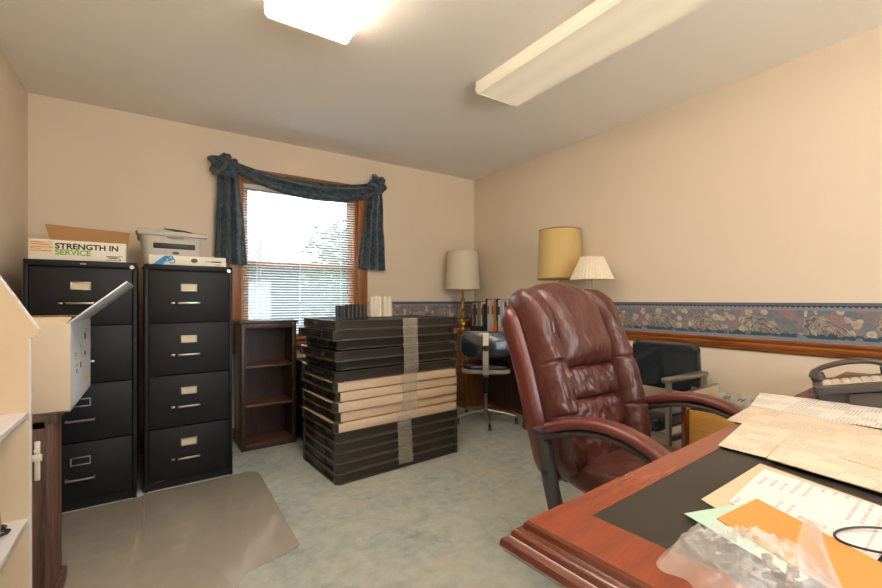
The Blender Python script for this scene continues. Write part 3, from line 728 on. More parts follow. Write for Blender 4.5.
for z in (.06, .418, .742): B(.008, -L, z - .0, dp - .002, -.0195, z + .017, .001).build('shelf', 'litedge', t)
o = MB(); o.grid(lambda u, v: Vector((-.105 + .21 * u, -.14 + .28 * v, .004 + .012 * nz(u * 3, v * 3, 1) * u * 2)), 12, 12); o.grid(lambda u, v: Vector((-.105 + .21 * u, -.14 + .28 * v, .001 + .002 * 0)), 12, 12)
place(tag(o.build('paper_pile', 'manila', None), 'tan papers lying on the upper shelf of the white bookcase', 'papers'), (WL + .22, 1.60, .766), .1)
def lump(name, m_, loc, r, label, cat, seed):
    b = MB()
    def f(u, v):
        th = u * 2 * PI; ph = v * PI; d = Vector((math.sin(ph) * math.cos(th), math.sin(ph) * math.sin(th), math.cos(ph)))
        k = 1 + .1 * nz(d.x * 1.5 + seed, d.y * 1.5, d.z * 1.5)
        return Vector((d.x * r[0] * k, d.y * r[1] * k, r[2] + max(-r[2], d.z * r[2] * k)))
    b.grid(f, 28, 16, cu=True); return place(tag(b.build(name, m_), label, cat), loc)
M['tan'] = simple('tan_suede', (168, 116, 66), .9, var=.25, vscale=30, bump=.3, bscale=120)
lump('suede_pouch', 'tan', (WL + .285, 1.60, .0235 + .06), (.055, .06, .10), 'rounded tan suede pouch on the bottom shelf of the white bookcase', 'pouch', 3)
lump('suede_pouch', 'tan', (WL + .305, 1.585, .442), (.045, .05, .07), 'rounded tan suede pouch on the middle shelf of the white bookcase', 'pouch', 8)
t2 = thing('scissors', 'black handled scissors lying beside the pouch on the white middle shelf', 'scissors', (WL + .315, 1.70, .443), .4)
for k in (-1, 1):
    m = MB(); m.tube([(.0 + .022 * math.cos(a / 8 * 2 * PI) + .0, k * .020 + .016 * math.sin(a / 8 * 2 * PI), .008) for a in range(9)], .0045, 8); m.build('handle', 'dark', t2)
m = MB(); m.box(-.13, -.006, .005, -.02, .006, .009, .001); m.build('blade', 'steel', t2)

# ------------------------------------------------------------------ corner desk along the right wall
t = thing('corner_desk', 'brown wooden kneehole desk against the right wall under the lamps', 'desk', (0, 0, 0))
X0, X1, Y0, Y1, ka, kb = 2.62, 2.895, 1.78, 3.70, 2.66, 3.47
B(X0 - .03, Y0 - .015, .73, X1, Y1, .76, .005).build('desk_top', 'deskwood', t)
for (a, b2, nm) in ((Y0, ka, 2), (kb, Y1, 1)):
    p_ = B(X0, a, .05, X1, b2, .73, .003).build('pedestal', 'deskwood', t)
    B(X0 - .012, a - .0, 0, X1, b2, .06, .004).build('plinth', 'deskwood', t)
    n = 2 if nm == 2 else 1
    for k in range(n):
        ya, yb = a + (b2 - a) * k / n + .03, a + (b2 - a) * (k + 1) / n - .03
        dd = B(X0 - .014, ya, .10, X0, yb, .69, .004).build('door', 'deskwood', t)
        B(X0 - .022, ya + .05, .16, X0 - .012, yb - .05, .63, .008).build('raised_panel', 'deskwood', dd)
        m = MB(); m.cyl((X0 - .03, ya + .02, .45), (X0 - .014, ya + .02, .45), .010, n=12); m.build('knob', 'brass', dd)
B(X1 - .02, ka, .06, X1, kb, .73).build('back_panel', 'walnut', t)
B(X0 + .01, ka, .66, X0 + .026, kb, .73).build('apron', 'deskwood', t)

# books in rack
t = thing('book_rack', 'low wooden rack holding the row of books on the corner desk', 'rack', (0, 0, .7605))
B(2.71, 2.86, 0, 2.888, 3.52, .030, .003).build('rack_base', 'walnut', t)
B(2.71, 2.86, .03, 2.888, 2.872, .16, .003).build('rack_end', 'walnut', t); B(2.71, 3.508, .03, 2.888, 3.52, .16, .003).build('rack_end', 'walnut', t)
cols = [((196, 184, 164), 'cream'), ((120, 96, 80), 'brown'), ((70, 74, 84), 'slate'), ((204, 196, 184), 'off white'), ((150, 140, 128), 'grey'), ((188, 166, 118), 'tan'), ((216, 210, 200), 'white'),
        ((92, 84, 78), 'charcoal'), ((40, 44, 44), 'black'), ((46, 60, 54), 'dark green'), ((212, 206, 196), 'white'), ((206, 198, 190), 'pale'), ((196, 192, 190), 'light grey'), ((186, 124, 40), 'ochre'), ((60, 46, 36), 'dark brown'),
        ((216, 214, 214), 'white'), ((190, 194, 206), 'pale blue'), ((222, 216, 208), 'white'), ((52, 60, 84), 'navy'), ((210, 200, 186), 'cream')]
wd = [.022, .02, .026, .024, .03, .022, .026, .02, .03, .028, .03, .034, .03, .040, .022, .03, .034, .030, .026, .030]
y = 3.500; g = 'books and binders in the rack on the corner desk'
nxt = ['by the brass lamp end of the row', ''] 
for i, ((c, nm), w_) in enumerate(zip(cols, wd)):
    h = .268 + .05 * rnd.random() + (.02 if i > 8 else 0); dpt = .15 + .015 * rnd.random()
    M['book%d' % i] = simple('book_cover_%s' % nm.replace(' ', '_'), c, .6, var=.1, vscale=40)
    prev = 'at the lamp end of the row' if i == 0 else 'standing right after the %s one' % cols[i - 1][1]
    tb = thing('book', 'upright %s book or binder %s' % (nm, prev), 'book', (2.715 + .005 * rnd.random(), y - w_ / 2, .791), 0, g)
    hw = w_ / 2 - .0008
    m = MB(); m.box(0, -hw, 0, .003, hw, h); m.box(0, -hw, 0, dpt, -hw + .002, h); m.box(0, hw - .002, 0, dpt, hw, h); m.build('cover', 'book%d' % i, tb)
    B(.003, -hw + .002, .003, dpt - .004, hw - .002, h - .003).build('pages', 'plainpaper', tb)
    if i in (0, 3, 6, 10, 12, 15): B(-.0006, -hw + .003, h * .55, 0, hw - .003, h * .8).build('spine_label', 'ink' if i % 2 else 'ink_red', tb)
    y -= w_
M['orange'] = simple('orange_card', (226, 98, 40), .6)
tb = MB(); tb.prism([(-.055, 0), (.05, 0), (.05, .15)], 0, .004, Matrix.Rotation(PI / 2, 4, 'Z') @ Matrix.Rotation(PI / 2, 4, 'X'))
place(tag(tb.build('divider_card', 'orange'), 'triangular bright orange card leaning on the books', 'card'), (2.700, 3.14, .7607), PI)
tb = B(-.05, -.09, 0, .0, .09, .085, .003); place(tag(tb.build('index_box', 'dark'), 'small black box in front of the books near the brass lamp', 'box'), (2.70, 3.36, .7605))
# small pile of papers to the right of the books
tp = B(-.10, -.13, 0, .10, .13, .03, .002).build('paper_pile', 'plainpaper'); place(tag(tp, 'stack of pale papers on the corner desk behind the burgundy chair', 'papers'), (2.72, 2.70, .7605), .08)

# lamps
def lamp(label, loc, prof, mb_mat, shade_r0, shade_r1, z0, z1, smat, pleat=0, trim=None, nm='table_lamp'):
    t = thing(nm, label, 'table lamp', loc)
    m = MB(); m.lathe(prof, 32); m.build('base', mb_mat, t)
    m = MB(); zt = prof[-1][1]; m.cyl((0, 0, zt - .002), (0, 0, z1 - .02), .005, n=10); m.cyl((0, 0, z0 + .02), (0, 0, z0 + .07), .016, n=16); m.build('stem', 'brass', t)
    def f(r_off):
        def g_(u, v):
            th = u * 2 * PI; r = shade_r0 + (shade_r1 - shade_r0) * v + r_off
            if pleat: r += .0035 * math.cos(th * pleat)
            return Vector((r * math.cos(th), r * math.sin(th), z0 + (z1 - z0) * v))
        return g_
    n = 64 if not pleat else pleat * 6
    m = MB(); m.grid(f(0), n, 12, cu=True); m.grid(f(-.002), n, 12, cu=True)
    sh = m.build('lamp_shade', smat, t, angle=60)
    m = MB()
    for a in range(3): m.cyl((0, 0, z1 - .02), (shade_r1 * .98 * math.cos(a * 2.09), shade_r1 * .98 * math.sin(a * 2.09), z1 - .012), .0015, n=6)
    m.build('spider', 'brass', sh)
    if trim:
        for r, z in ((shade_r0, z0), (shade_r1, z1)):
            m = MB()
            m.grid(lambda u, v: Vector(((r + .0025 * math.cos(v * 2 * PI)) * math.cos(u * 2 * PI), (r + .0025 * math.cos(v * 2 * PI)) * math.sin(u * 2 * PI), z + .004 * math.sin(v * 2 * PI))), 64, 8, True, True)
            m.build('shade_trim', trim, sh)
    return t
brassprof = [(0, 0), (.075, 0), (.078, .012), (.06, .02), (.045, .035), (.03, .045), (.028, .06), (.045, .075), (.052, .095), (.045, .12), (.02, .135), (.016, .15), (.03, .16), (.032, .175), (.018, .19), (.014, .24), (.022, .255), (.012, .27), (.012, .33), (.024, .345), (.024, .36), (.012, .375), (.010, .44)]
lamp('brass table lamp with white drum shade at the corner end of the desk', (2.625, 3.535, .7605), brassprof, 'brass', .178, .158, .455, .845, 'shade_w')
lamp('table lamp with tall yellow drum shade on the desk by the right wall', (2.745, 2.362, .7605), [(0, 0), (.08, 0), (.085, .02), (.05, .035), (.03, .06), (.06, .12), (.09, .2), (.085, .27), (.05, .33), (.02, .36), (.015, .42)], 'brass', .180, .168, .520, .915, 'shade_y', trim='shade_trim')
lamp('small table lamp with pleated white cone shade right of the yellow one', (2.665, 1.993, .7605), [(0, 0), (.06, 0), (.062, .012), (.03, .025), (.014, .06), (.022, .16), (.03, .22), (.014, .3), (.012, .38)], 'brass', .155, .080, .496, .662, 'shade_p', pleat=36)

# ------------------------------------------------------------------ typist chair
t = thing('typist_chair', 'small swivel typist chair with rounded dark back at the corner desk', 'chair', (2.49, 3.00, 0), math.radians(-40))
def caster(parent, x, y):
    m = MB(); m.cyl((x - .012, y, .025), (x - .003, y, .025), .025, n=18); m.cyl((x + .003, y, .025), (x + .012, y, .025), .025, n=18); m.cyl((x, y, .03), (x, y, .065), .006, n=8); return m.build('caster', 'dark', parent)
for k in range(5):
    a = math.radians(90 + 72 * k - 50 + 93); ex, ey = .275 * math.cos(a), .275 * math.sin(a)
    m = MB(); m.sweep([(0.02 * math.cos(a), .02 * math.sin(a), .105), (ex * .6, ey * .6, .09), (ex, ey, .07)], [.04, .032, .024], [.032, .026, .02]); l = m.build('base_leg', 'chrome', t)
    caster(l, ex, ey)
m = MB(); m.cyl((0, 0, .06), (0, 0, .28), .017); m.cyl((0, 0, .06), (0, 0, .13), .032); m.build('column', 'chrome', t)
m = MB(); m.cyl((0, 0, .26), (0, 0, .45), .026); m.box(-.08, -.10, .44, .08, .10, .462, .004); m.build('column_sleeve', 'dark', t)
def rr(hx, hy, r, n=8):
    p = []
    for cx_, cy_, a in ((hx - r, hy - r, 0), (-hx + r, hy - r, 90), (-hx + r, -hy + r, 180), (hx - r, -hy + r, 270)):
        for k in range(n + 1): b_ = math.radians(a + 90 * k / n); p.append((cx_ + r * math.cos(b_), cy_ + r * math.sin(b_)))
    return p
m = MB(); m.prism(rr(.215, .205, .09), .463, .500, bev=.012); m.build('seat_shell', 'seatgrey', t)
m = MB(); m.prism(rr(.208, .198, .085), .501, .535, bev=.014); m.build('seat', 'blackleather', t)
m = MB(); m.prism(rr(.222, .112, .075), -.022, .022, Matrix.Translation((0, -.235, .725)) @ Matrix.Rotation(math.radians(82), 4, 'X'), bev=.010)
for v in m.bm.verts: v.co.y += 1.1 * v.co.x ** 2
m.build('backrest', 'blackleather', t)
m = MB(); m.sweep([(0, -.08, .452), (0, -.24, .452), (0, -.285, .475), (0, -.285, .56), (0, -.278, .70), (0, -.262, .815)], .050, .007, up=(1, 0, 0)) if False else None
pth = [(-.06, .450), (-.25, .450), (-.288, .475), (-.290, .56), (-.284, .70), (-.262, .825)]
for (ya, za), (yb, zb) in zip(pth, pth[1:]):
    m.box(-.024, -.5, -.0035, .024, .5, .0035, mtx=Matrix.Translation((0, (ya + yb) / 2, (za + zb) / 2)) @ Matrix.Rotation(math.atan2(zb - za, yb - ya), 4, 'X') @ Matrix.Scale(math.hypot(yb - ya, zb - za) + .003, 4, (0, 1, 0)))
br = m.build('back_bracket', 'steel', t)
m = MB(); m.cyl((-.035, -.292, .70), (.035, -.292, .70), .022, n=18); m.cyl((0, -.284, .70), (0, -.318, .70), .02, .024, n=18); m.build('adjust_knob', 'dark', br)

# ------------------------------------------------------------------ black side chair with steel arms
t = thing('side_chair', 'black vinyl side chair with brushed steel arms by the right wall', 'chair', (2.42, 1.43, 0))
m = MB(); m.prism(rr(.205, .148, .04), -.028, .028, Matrix.Translation((.215, 0, .70)) @ Matrix.Rotation(PI / 2, 4, 'Z') @ Matrix.Rotation(math.radians(83), 4, 'X'), bev=.018); m.build('backrest', 'blackleather', t)
m = MB(); m.prism(rr(.225, .205, .05), .405, .475, Matrix.Translation((-.02, 0, 0)), bev=.022); m.build('seat', 'blackleather', t)
for s in (-1, 1):
    m = MB(); y = s * .236
    m.box(-.205, y - .012, 0, -.178, y + .012, .672, .003); m.box(.178, y - .012, 0, .205, y + .012, .672, .003)
    m.box(-.178, y - .010, .36, .178, y + .010, .39, .003)
    f_ = m.build('arm_frame', 'steel', t)
    m = MB(); m.box(-.225, y - .024, .672, .195, y + .024, .700, .008); m.build('armrest', 'steel', f_)
m = MB(); m.box(-.20, -.224, .375, -.175, .224, .40, .002); m.build('cross_rail', 'steel', t)
m = MB(); m.box(.165, -.224, .375, .19, .224, .40, .002); m.box(.178, -.20, .39, .19, -.17, .60, .002); m.box(.178, .17, .39, .19, .20, .60, .002); m.build('back_support', 'steel', t)

# ------------------------------------------------------------------ burgundy executive chair
EC = (1.495, .815)
t = thing('executive_chair', 'burgundy leather high back executive chair at the big desk', 'chair', (EC[0], EC[1], 0), math.radians(3))
def cen(s): # centre line of backrest front plane, (y,z)
    y = .235 + .185 * s - .022 * math.sin(PI * min(1, s * 1.15)) + 3.2 * max(0, s - .86) ** 2
    return y, .44 + .682 * s - .6 * max(0, s - .92) ** 2
def bmap(s, x, d):
    y, z = cen(s); y2, z2 = cen(s + .01); dy, dz = y2 - y, z2 - z; L_ = math.hypot(dy, dz); nrm = (-dz / L_, dy / L_)
    return Vector((x - .012 - .010 * s, y + nrm[0] * d - (x * .05), z + nrm[1] * d))
def hw(s):
    w_ = .245 + .030 * math.sin(PI * min(.62, s * .95 + .05))
    if s > .90: w_ -= .032 * ((s - .90) / .10) ** 3
    if s < .12: w_ -= .03 * ((.12 - s) / .12) ** 2
    return w_
def pillow(name, s0, s1, ta, tb_, Tk, seed, wr=.008, d0=.0, ridge=(0, 6), lean=0., parent=None, nu=60, nv=70, mat_='leather', seams=(), vp=5):
    m = MB()
    def pos(u, v, front):
        U, V = 2 * u - 1, 2 * v - 1; s = s0 + (s1 - s0) * v; w_ = hw(min(1, max(0, s)))
        x = (ta(s) + (tb_(s) - ta(s)) * u) * w_ if callable(ta) else (ta + (tb_ - ta) * u) * w_
        e = max(0, (1 - abs(U) ** 3.2)) ** .5 * max(0, (1 - abs(V) ** vp)) ** .5
        if not front: return bmap(s, x, d0 - .035 * (1 if e > 0 else 0))
        puck = (1 - e)
        a = nz(x * 16 + seed, s * 7, seed) * wr * 1.2 + wr * 1.1 * math.sin(ridge[1] * PI * (v * ridge[0] + u * (1 - ridge[0])) + 3.5 * nz(u * 2.2, v * 2.2, seed)) * (.25 + .75 * puck)
        a += wr * 1.7 * (abs(nz(x * 46 + seed, s * 15 + x * 24, 3)) - .2)
        for sm in seams:
            a -= .016 * math.exp(-((s - sm - .012 * math.sin(x * 20)) / .007) ** 2)
        return bmap(s, x, d0 + Tk * e + a * min(1, e * 1.8))
    m.grid(lambda u, v: pos(u, v, True), nu, nv)
    m.grid(lambda u, v: pos(u, v, False) if 0 < u < 1 and 0 < v < 1 else pos(u, v, True), nu, nv)
    return m.build(name, mat_, parent, angle=180)
# shell
m = MB()
def shell(u, v):
    th = u * 2 * PI; s = -.02 + 1.03 * v; w_ = hw(min(1, max(0, s))) * 1.07; c_, q = math.cos(th), math.sin(th)
    x = math.copysign(abs(c_) ** .55, c_) * w_ * (1 if 0 < v < 1 else 1); d = q * .050 if q > 0 else -.10 * abs(q) ** .6
    k = 1.0
    if v > .955: k = math.sqrt(max(0, 1 - ((v - .955) / .045) ** 2))
    if v < .05: k = math.sqrt(max(0, 1 - ((.05 - v) / .05) ** 2))
    return bmap(s, x * (.9 + .1 * k), -.045 + d * k)
m.grid(shell, 56, 50, cu=True); m.build('back_shell', 'leather_s', t, angle=180)
def cst(v): return lambda s: v
inn = .60
pillow('side_bolster', -.01, 1.01, -.98, -inn + .02, .085, 1.7, .006, ridge=(1, 13), parent=t, nu=34, nv=180, seams=(.33, .60), vp=9)
pillow('side_bolster', -.01, 1.01, inn - .02, .98, .085, 5.3, .006, ridge=(1, 13), parent=t, nu=34, nv=180, seams=(.33, .60), vp=9)
pillow('headrest', .575, 1.03, -inn, inn, .098, 9.1, .004, ridge=(0, 7), parent=t)
pillow('lumbar_cushion', .40, .585, -inn, inn, .062, 3.4, .008, ridge=(0, 8), parent=t)
pillow('lower_back_cushion', .20, .41, -inn - .02, inn + .02, .060, 6.4, .008, ridge=(0, 9), parent=t)
pillow('lower_back_cushion', .0, .21, -inn - .02, inn + .02, .055, 2.2, .006, ridge=(0, 7), parent=t)
# seat
m = MB()
def seat(u, v, top):
    U, V = 2 * u - 1, 2 * v - 1; e = max(0, 1 - abs(U) ** 4) ** .4 * max(0, 1 - abs(V) ** 4) ** .4
    x = U * (.262 - .02 * V * V); y = .25 - .53 * (1 - v) if False else .245 - .52 * v
    a = nz(x * 14, y * 14, 3) * .008 + .010 * math.sin(u * 5 * 2 * PI + 4 * nz(u * 2, v * 2, 5)) * (1 - e) 
    dish = .018 * abs(U) ** 2
    return Vector((x, y, (.455 + .075 * e + dish * e + a * e) if top else .455 - .055 * e))
m.grid(lambda u, v: seat(u, v, True), 48, 48); m.grid(lambda u, v: seat(u, v, False), 48, 48); m.build('seat', 'leather', t, angle=180)
# arms
for s in (-1, 1):
    x = s * .325
    P = [(x * .99, .262, .640), (x, .235, .657), (x, .17, .683), (x, .08, .705), (x, .0, .709), (x, -.08, .695), (x, -.15, .665), (x, -.19, .635), (x, -.205, .60)]
    def curve(P, n=30):
        out = []
        for i in range(n + 1):
            k = i / n * (len(P) - 1); j = min(int(k), len(P) - 2); f = k - j
            p0, p1, p2, p3 = [Vector(P[max(0, min(len(P) - 1, q))]) for q in (j - 1, j, j + 1, j + 2)]
            out.append(.5 * ((2 * p1) + (-p0 + p2) * f + (2 * p0 - 5 * p1 + 4 * p2 - p3) * f * f + (-p0 + 3 * p1 - 3 * p2 + p3) * f ** 3))
        return out
    pth = curve(P)
    m = MB(); m.sweep([p + Vector((0, 0, -.030)) for p in pth], .050, .022, n=16); 
    m.sweep(curve([(x, .285, .632), (x, .270, .60), (x, .255, .52), (x, .235, .44), (x, .22, .39)], 14), [.048] * 15, [.050 - .0 * i for i in range(15)], up=(0, 1, 0), n=16)
    m.sweep(curve([(x, .235, .385), (x, .16, .372), (x, .0, .37), (x, -.11, .38), (x, -.17, .42), (x, -.195, .52), (x, -.205, .60)], 20), .044, .032, up=(1, 0, 0) if False else (0, 0.3, 1), n=16)
    m.box(min(x, x - s * .30), .02, .368, max(x, x - s * .30), .10, .385, .004); m.box(min(x, x - s * .30), -.10, .368, max(x, x - s * .30), -.03, .385, .004)
    m.sweep([(x, .306, .637), (x, .24, .637), (x, .18, .652)], .052, .014, n=12)
    af = m.build('arm_frame', 'plasticgrey', t)
    pw = [.028 + .040 * min(1, (i + 1) / 5) if i < 5 else (.068 if i < 26 else .068 - .006 * (i - 25)) for i in range(31)]
    ph_ = [.018 + .022 * min(1, (i + 1) / 4) for i in range(31)]
    m = MB(); m.sweep([p + Vector((0, 0, .0)) for p in pth], pw, ph_, power=2.6, n=20); m.build('armrest', 'leather_s', af, angle=60)
    m = MB(); m.cyl((x - .026 * s, .245, .50), (x + .028 * s, .245, .50), .010, n=14); m.build('bolt', 'dark', af)
m = MB(); m.box(-.14, -.14, .350, .14, .16, .40, .01); m.cyl((0, 0, .20), (0, 0, .36), .028); m.cyl((0, 0, .09), (0, 0, .22), .035); m.build('column', 'plasticgrey', t)
for k in range(5):
    a = math.radians(90 + 72 * k); ex, ey = .31 * math.cos(a), .31 * math.sin(a)
    m = MB(); m.sweep([(0.02 * math.cos(a), .02 * math.sin(a), .12), (ex * .6, ey * .6, .10), (ex, ey, .075)], [.06, .045, .032], [.05, .035, .025]); l = m.build('base_leg', 'plasticgrey', t)
    caster(l, ex, ey)
m = MB(); m.sweep([(0, .10, .355), (0, .33, .36), (0, .385, .44), (0, .415, .56)], .09, .014); m.build('back_support', 'plasticgrey', t)

# ------------------------------------------------------------------ big desk in the foreground
DA = math.radians(3.6)
t = thing('executive_desk', 'large cherry wood desk with dark leather inlay covered in papers', 'desk', (.452, .512, 0), DA)
DW, DD = 2.36, .93        # local: x 0..DW, y 0..-DD
ex_ = .0
m = MB()
def prof_ring(inset, z): return (inset, z)
prof = [(.030, .700), (.020, .702), (.006, .708), (.000, .718), (.002, .728), (.008, .732), (.012, .734), (.014, .741), (.020, .746), (.026, .748), (.028, .756), (.032, .760)]
rings = []
for i_, z in prof:
    rings.append([m.bm.verts.new(p) for p in ((i_, -i_, z), (DW - i_, -i_, z), (DW - i_, -DD + i_, z), (i_, -DD + i_, z))])
for a in range(len(rings) - 1):
    for k in range(4): m.bm.faces.new((rings[a][k], rings[a][(k + 1) % 4], rings[a + 1][(k + 1) % 4], rings[a + 1][k]))
m.bm.faces.new(rings[0])
i0, i1 = .032, .115
m.build('edge_moulding', 'cherry_dark', t, angle=30)
# top frame with mitred boards
ia, ib = .125, .085
O = [(i0, -i0), (DW - i0, -i0), (DW - i0, -DD + i0), (i0, -DD + i0)]
I = [(ia, -ib), (DW - ia, -ib), (DW - ia, -DD + ib), (ia, -DD + ib)]
for k in range(4):
    m = MB(); q = [O[k], O[(k + 1) % 4], I[(k + 1) % 4], I[k]]; m.prism(q, .755, .7602)
    b_ = m.build('border_board', 'cherry' if k % 2 == 0 else 'cherry_y', t) if False else m.build('border_board', 'cherry', t)
B(ia, -DD + ib, .752, DW - ia, -ib, .7594).build('leather_inlay', 'inlay', t)
m = MB(); m.box(.09, -.80, .04, .50, -.055, .70, .004); m.build('pedestal', 'deskbody', t)
m = MB(); m.box(1.60, -.80, .04, 2.28, -.055, .28, .004); m.box(1.60, -.80, .28, 2.28, -.10, .30, .004); m.box(1.60, -.80, .64, 2.28, -.055, .70, .004); m.box(1.60, -.80, .28, 1.70, -.06, .64); m.box(2.10, -.80, .28, 2.28, -.06, .64); m.box(1.60, -.80, .28, 2.28, -.78, .64); m.build('pedestal', 'deskbody', t)
B(.50, -.80, .15, 1.60, -.78, .70).build('modesty_panel', 'deskbody', t)
B(.08, -.81, 0, .51, -.045, .04, .004).build('plinth', 'deskbody', t); B(1.59, -.81, 0, 2.29, -.045, .04, .004).build('plinth', 'deskbody', t)
# open file drawer: pulled out towards the chair
dr = MB(); dr.box(1.725, -.60, .33, 1.737, .43, .575, .002); dr.box(2.055, -.60, .33, 2.067, .43, .575, .002); dr.box(1.737, -.60, .33, 2.055, .43, .342)
dw = dr.build('file_drawer', 'pine', t)
m = MB(); m.box(1.690, .43, .31, 2.09, .452, .66, .003); m.build('drawer_front', 'frontwood', dw) if False else m.build('drawer_front', 'cherry_dark', dw)
B(1.700, .4285, .58, 2.08, .4298, .655).build('front_lining', 'plate_cream', dw)
m = MB(); m.cyl((1.82, .47, .56), (1.96, .47, .56), .006, n=10); m.cyl((1.83, .452, .56), (1.83, .47, .56), .004, n=8); m.cyl((1.95, .452, .56), (1.95, .47, .56), .004, n=8); m.build('drawer_pull', 'brass', dw)
# hanging files
Rz = Matrix.Rotation(DA, 4, 'Z'); org = Vector((.452, .512, 0))
def dk(x, y, z=0): return org + Rz @ Vector((x, y, z))
place_names = 'hanging file folders in the open desk drawer'
first = None
for k in range(22):
    y = .40 - k * .017
    if first is None:
        hf = thing('hanging_file', 'x', 'file folder', group=place_names); first = hf
        m = MB(); m.box(-.152, -.004, 0, .152, .004, .262, .0015); m.build('folder', 'hangfile', hf)
        m = MB(); m.box(-.158, -.0015, .255, .158, .0015, .265); m.build('hanger_bar', 'tab', hf)
        hf.location = dk(1.896, y, .344); hf.rotation_euler = (0, 0, DA)
        hf['label'] = 'olive hanging file folder in the open desk drawer'
        proto = hf
    else:
        hf = dup(proto, dk(1.896, y, .344), DA, 'olive hanging file folder in the open desk drawer', place_names)
    m = MB(); tx = -.11 + (k * 5 % 7) * .036
    m.box(tx - .030, -.003, .263, tx + .030, -.001, .292, .0008); 
    if k % 3 != 2: m.box(tx + .04, .001, .26, tx + .09, .002, .282)
    m.build('index_tab', 'tab', hf)

# papers on desk: built from their corners on the desk plane
f_, cx0, cy0, CH = 425., 441., 300., 1.107
yaw = math.atan(283 / 425)
Fv = (math.sin(yaw), math.cos(yaw)); Rv = (Fv[1], -Fv[0])
def desk_pt(px, py, z):
    d = f_ * (CH - z) / (py - cy0); u = (px - cx0) / f_; return (d * (Fv[0] + u * Rv[0]), d * (Fv[1] + u * Rv[1]))
def sheet(name, mat_, label, corners, z, th=.0012, cat='paper', rz=DA, curl=.0):
    pts = [Vector((x, y, 0)) for x, y in corners]; c = sum(pts, Vector()) / len(pts)
    R_ = Matrix.Rotation(-rz, 4, 'Z'); loc = [R_ @ (p - c) for p in pts]
    m = MB(); m.prism([(p.x, p.y) for p in loc], 0, th); bmesh.ops.bevel(m.bm, geom=list(m.bm.edges), offset=th * .25, segments=1, affect='EDGES')
    o = m.build(name, mat_, None); place(o, (c.x, c.y, z), rz); return tag(o, label, cat)
def rect(x, y, w_, h_, a):
    a = math.radians(a); ux, uy = math.cos(a), math.sin(a)
    return [(x, y), (x + ux * w_, y + uy * w_), (x + ux * w_ + uy * h_, y + uy * w_ - ux * h_), (x + uy * h_, y - ux * h_)]
zt = .7606
# rect() = far-left corner, width along the desk, depth towards the camera
def q(*pp, z=zt): return [desk_pt(px, py, z) for px, py in pp]
PS = [
 ('document', 'manila', 'plain beige folder under the white sheets on the leather inlay', q((760, 464), (701, 500), (800, 560), (905, 515)), .0015),
 ('document', 'paper1', 'printed white sheet lying farthest back on the desk by the phone', q((760, 393), (748, 409), (905, 432), (905, 410)), .0015),
 ('document', 'paper2', 'wide cream form overlapping the farthest sheet', q((752, 406), (726, 421), (893, 456), (905, 436)), .0015),
 ('document', 'paper3', 'small cream letter jutting out over the leather inlay', q((744, 424), (718, 447.5), (766, 460), (796, 434)), .0020),
 ('document', 'paper3', 'cream letter with a dense text block right of the small letter', q((793, 434.5), (766.5, 462), (905, 504), (905, 462)), .003),
 ('document', 'paper4', 'large white sheet with faint columns between letter and brown envelope', q((764, 470), (728, 503), (860, 580), (915, 520)), .0012),
 ('document', 'mint', 'pale mint green sheet poking out under the brown envelope', q((745, 506), (684, 516), (800, 585), (860, 560)), .0010),
 ('envelope', 'envelope', 'brown manila envelope lying on the papers near the plastic bag', q((757, 502), (716.5, 522), (860, 612), (925, 590)), .0015),
]
zc = zt
order_z = [0, 0, .0018, .0040, .0064, .0018, .0034, .0048]
for (nm, mt, lb, cr, th), dz_ in zip(PS, order_z):
    sheet(nm, mt, lb, cr, zt + dz_, th, 'envelope' if nm == 'envelope' else 'paper')
tr = sheet('document', 'paper2', 'small faded slip at the right end of the cream form', q((850, 452), (838, 462), (905, 482), (905, 464)), zt + .0096, .0008)
# black rimmed loop (cable)
m = MB(); c0 = desk_pt(885, 540, .770)
pts_ = []
for k in range(26):
    a = k / 25 * 1.62 * PI + 1.1; pts_.append((.052 * math.cos(a) * 1.2, .036 * math.sin(a), .0045 + .001 * math.sin(a * 2)))
m.tube(pts_, .0018, 8); o = m.build('cable_loop', 'dark'); place(tag(o, 'thin black cable loop on the white sheet at the right edge', 'cable'), (c0[0], c0[1], zt + .0035), -.6)

# plastic bag
def bag():
    m = MB()
    def f(u, v):
        th = u * 2 * PI; r = v
        R1 = 1 + .22 * nz(math.cos(th) * 2, math.sin(th) * 2, 7) + .10 * math.sin(th * 5)
        x, y = math.cos(th) * r * .098 * R1, math.sin(th) * r * .062 * R1
        h = (1 - r ** 2.4) * .036
        h += .030 * (1 - r) * abs(nz(x * 34, y * 34, 1)) + .022 * abs(nz(x * 60, y * 90, 3)) * (1 - r * r) + .010 * abs(nz(x * 150, y * 120, 8)) * (1 - r * r)
        return Vector((x, y, max(0.0005, h + .012 * math.exp(-((x + .06) ** 2 + (y - .02) ** 2) / .0008))))
    m.grid(f, 90, 46, cu=True)
    return m.build('plastic_bag', 'bag', None, angle=180)
bp_ = desk_pt(750, 564, .78)
o = bag(); place(tag(o, 'crumpled clear plastic bag of small metal parts at the near edge of the desk', 'plastic bag'), (bp_[0], bp_[1], zt + .0068), -.55)
m = MB()
def spike(u, v):
    w_ = .026 * (1 - v) ** .8; x = (u - .5) * 2 * w_
    return Vector((x, .010 * math.sin(u * 5 + v * 3) + .012 * v + .008 * (u - .5) ** 2, v * .075))
m.grid(spike, 14, 20); m.grid(lambda u, v: spike(u, v) + Vector((0, .0012, 0)), 14, 20)
sp = m.build('bag_corner', 'bag', o, angle=180); sp.location = (.055, -.040, .006); sp.rotation_euler = (0, 0, .35)
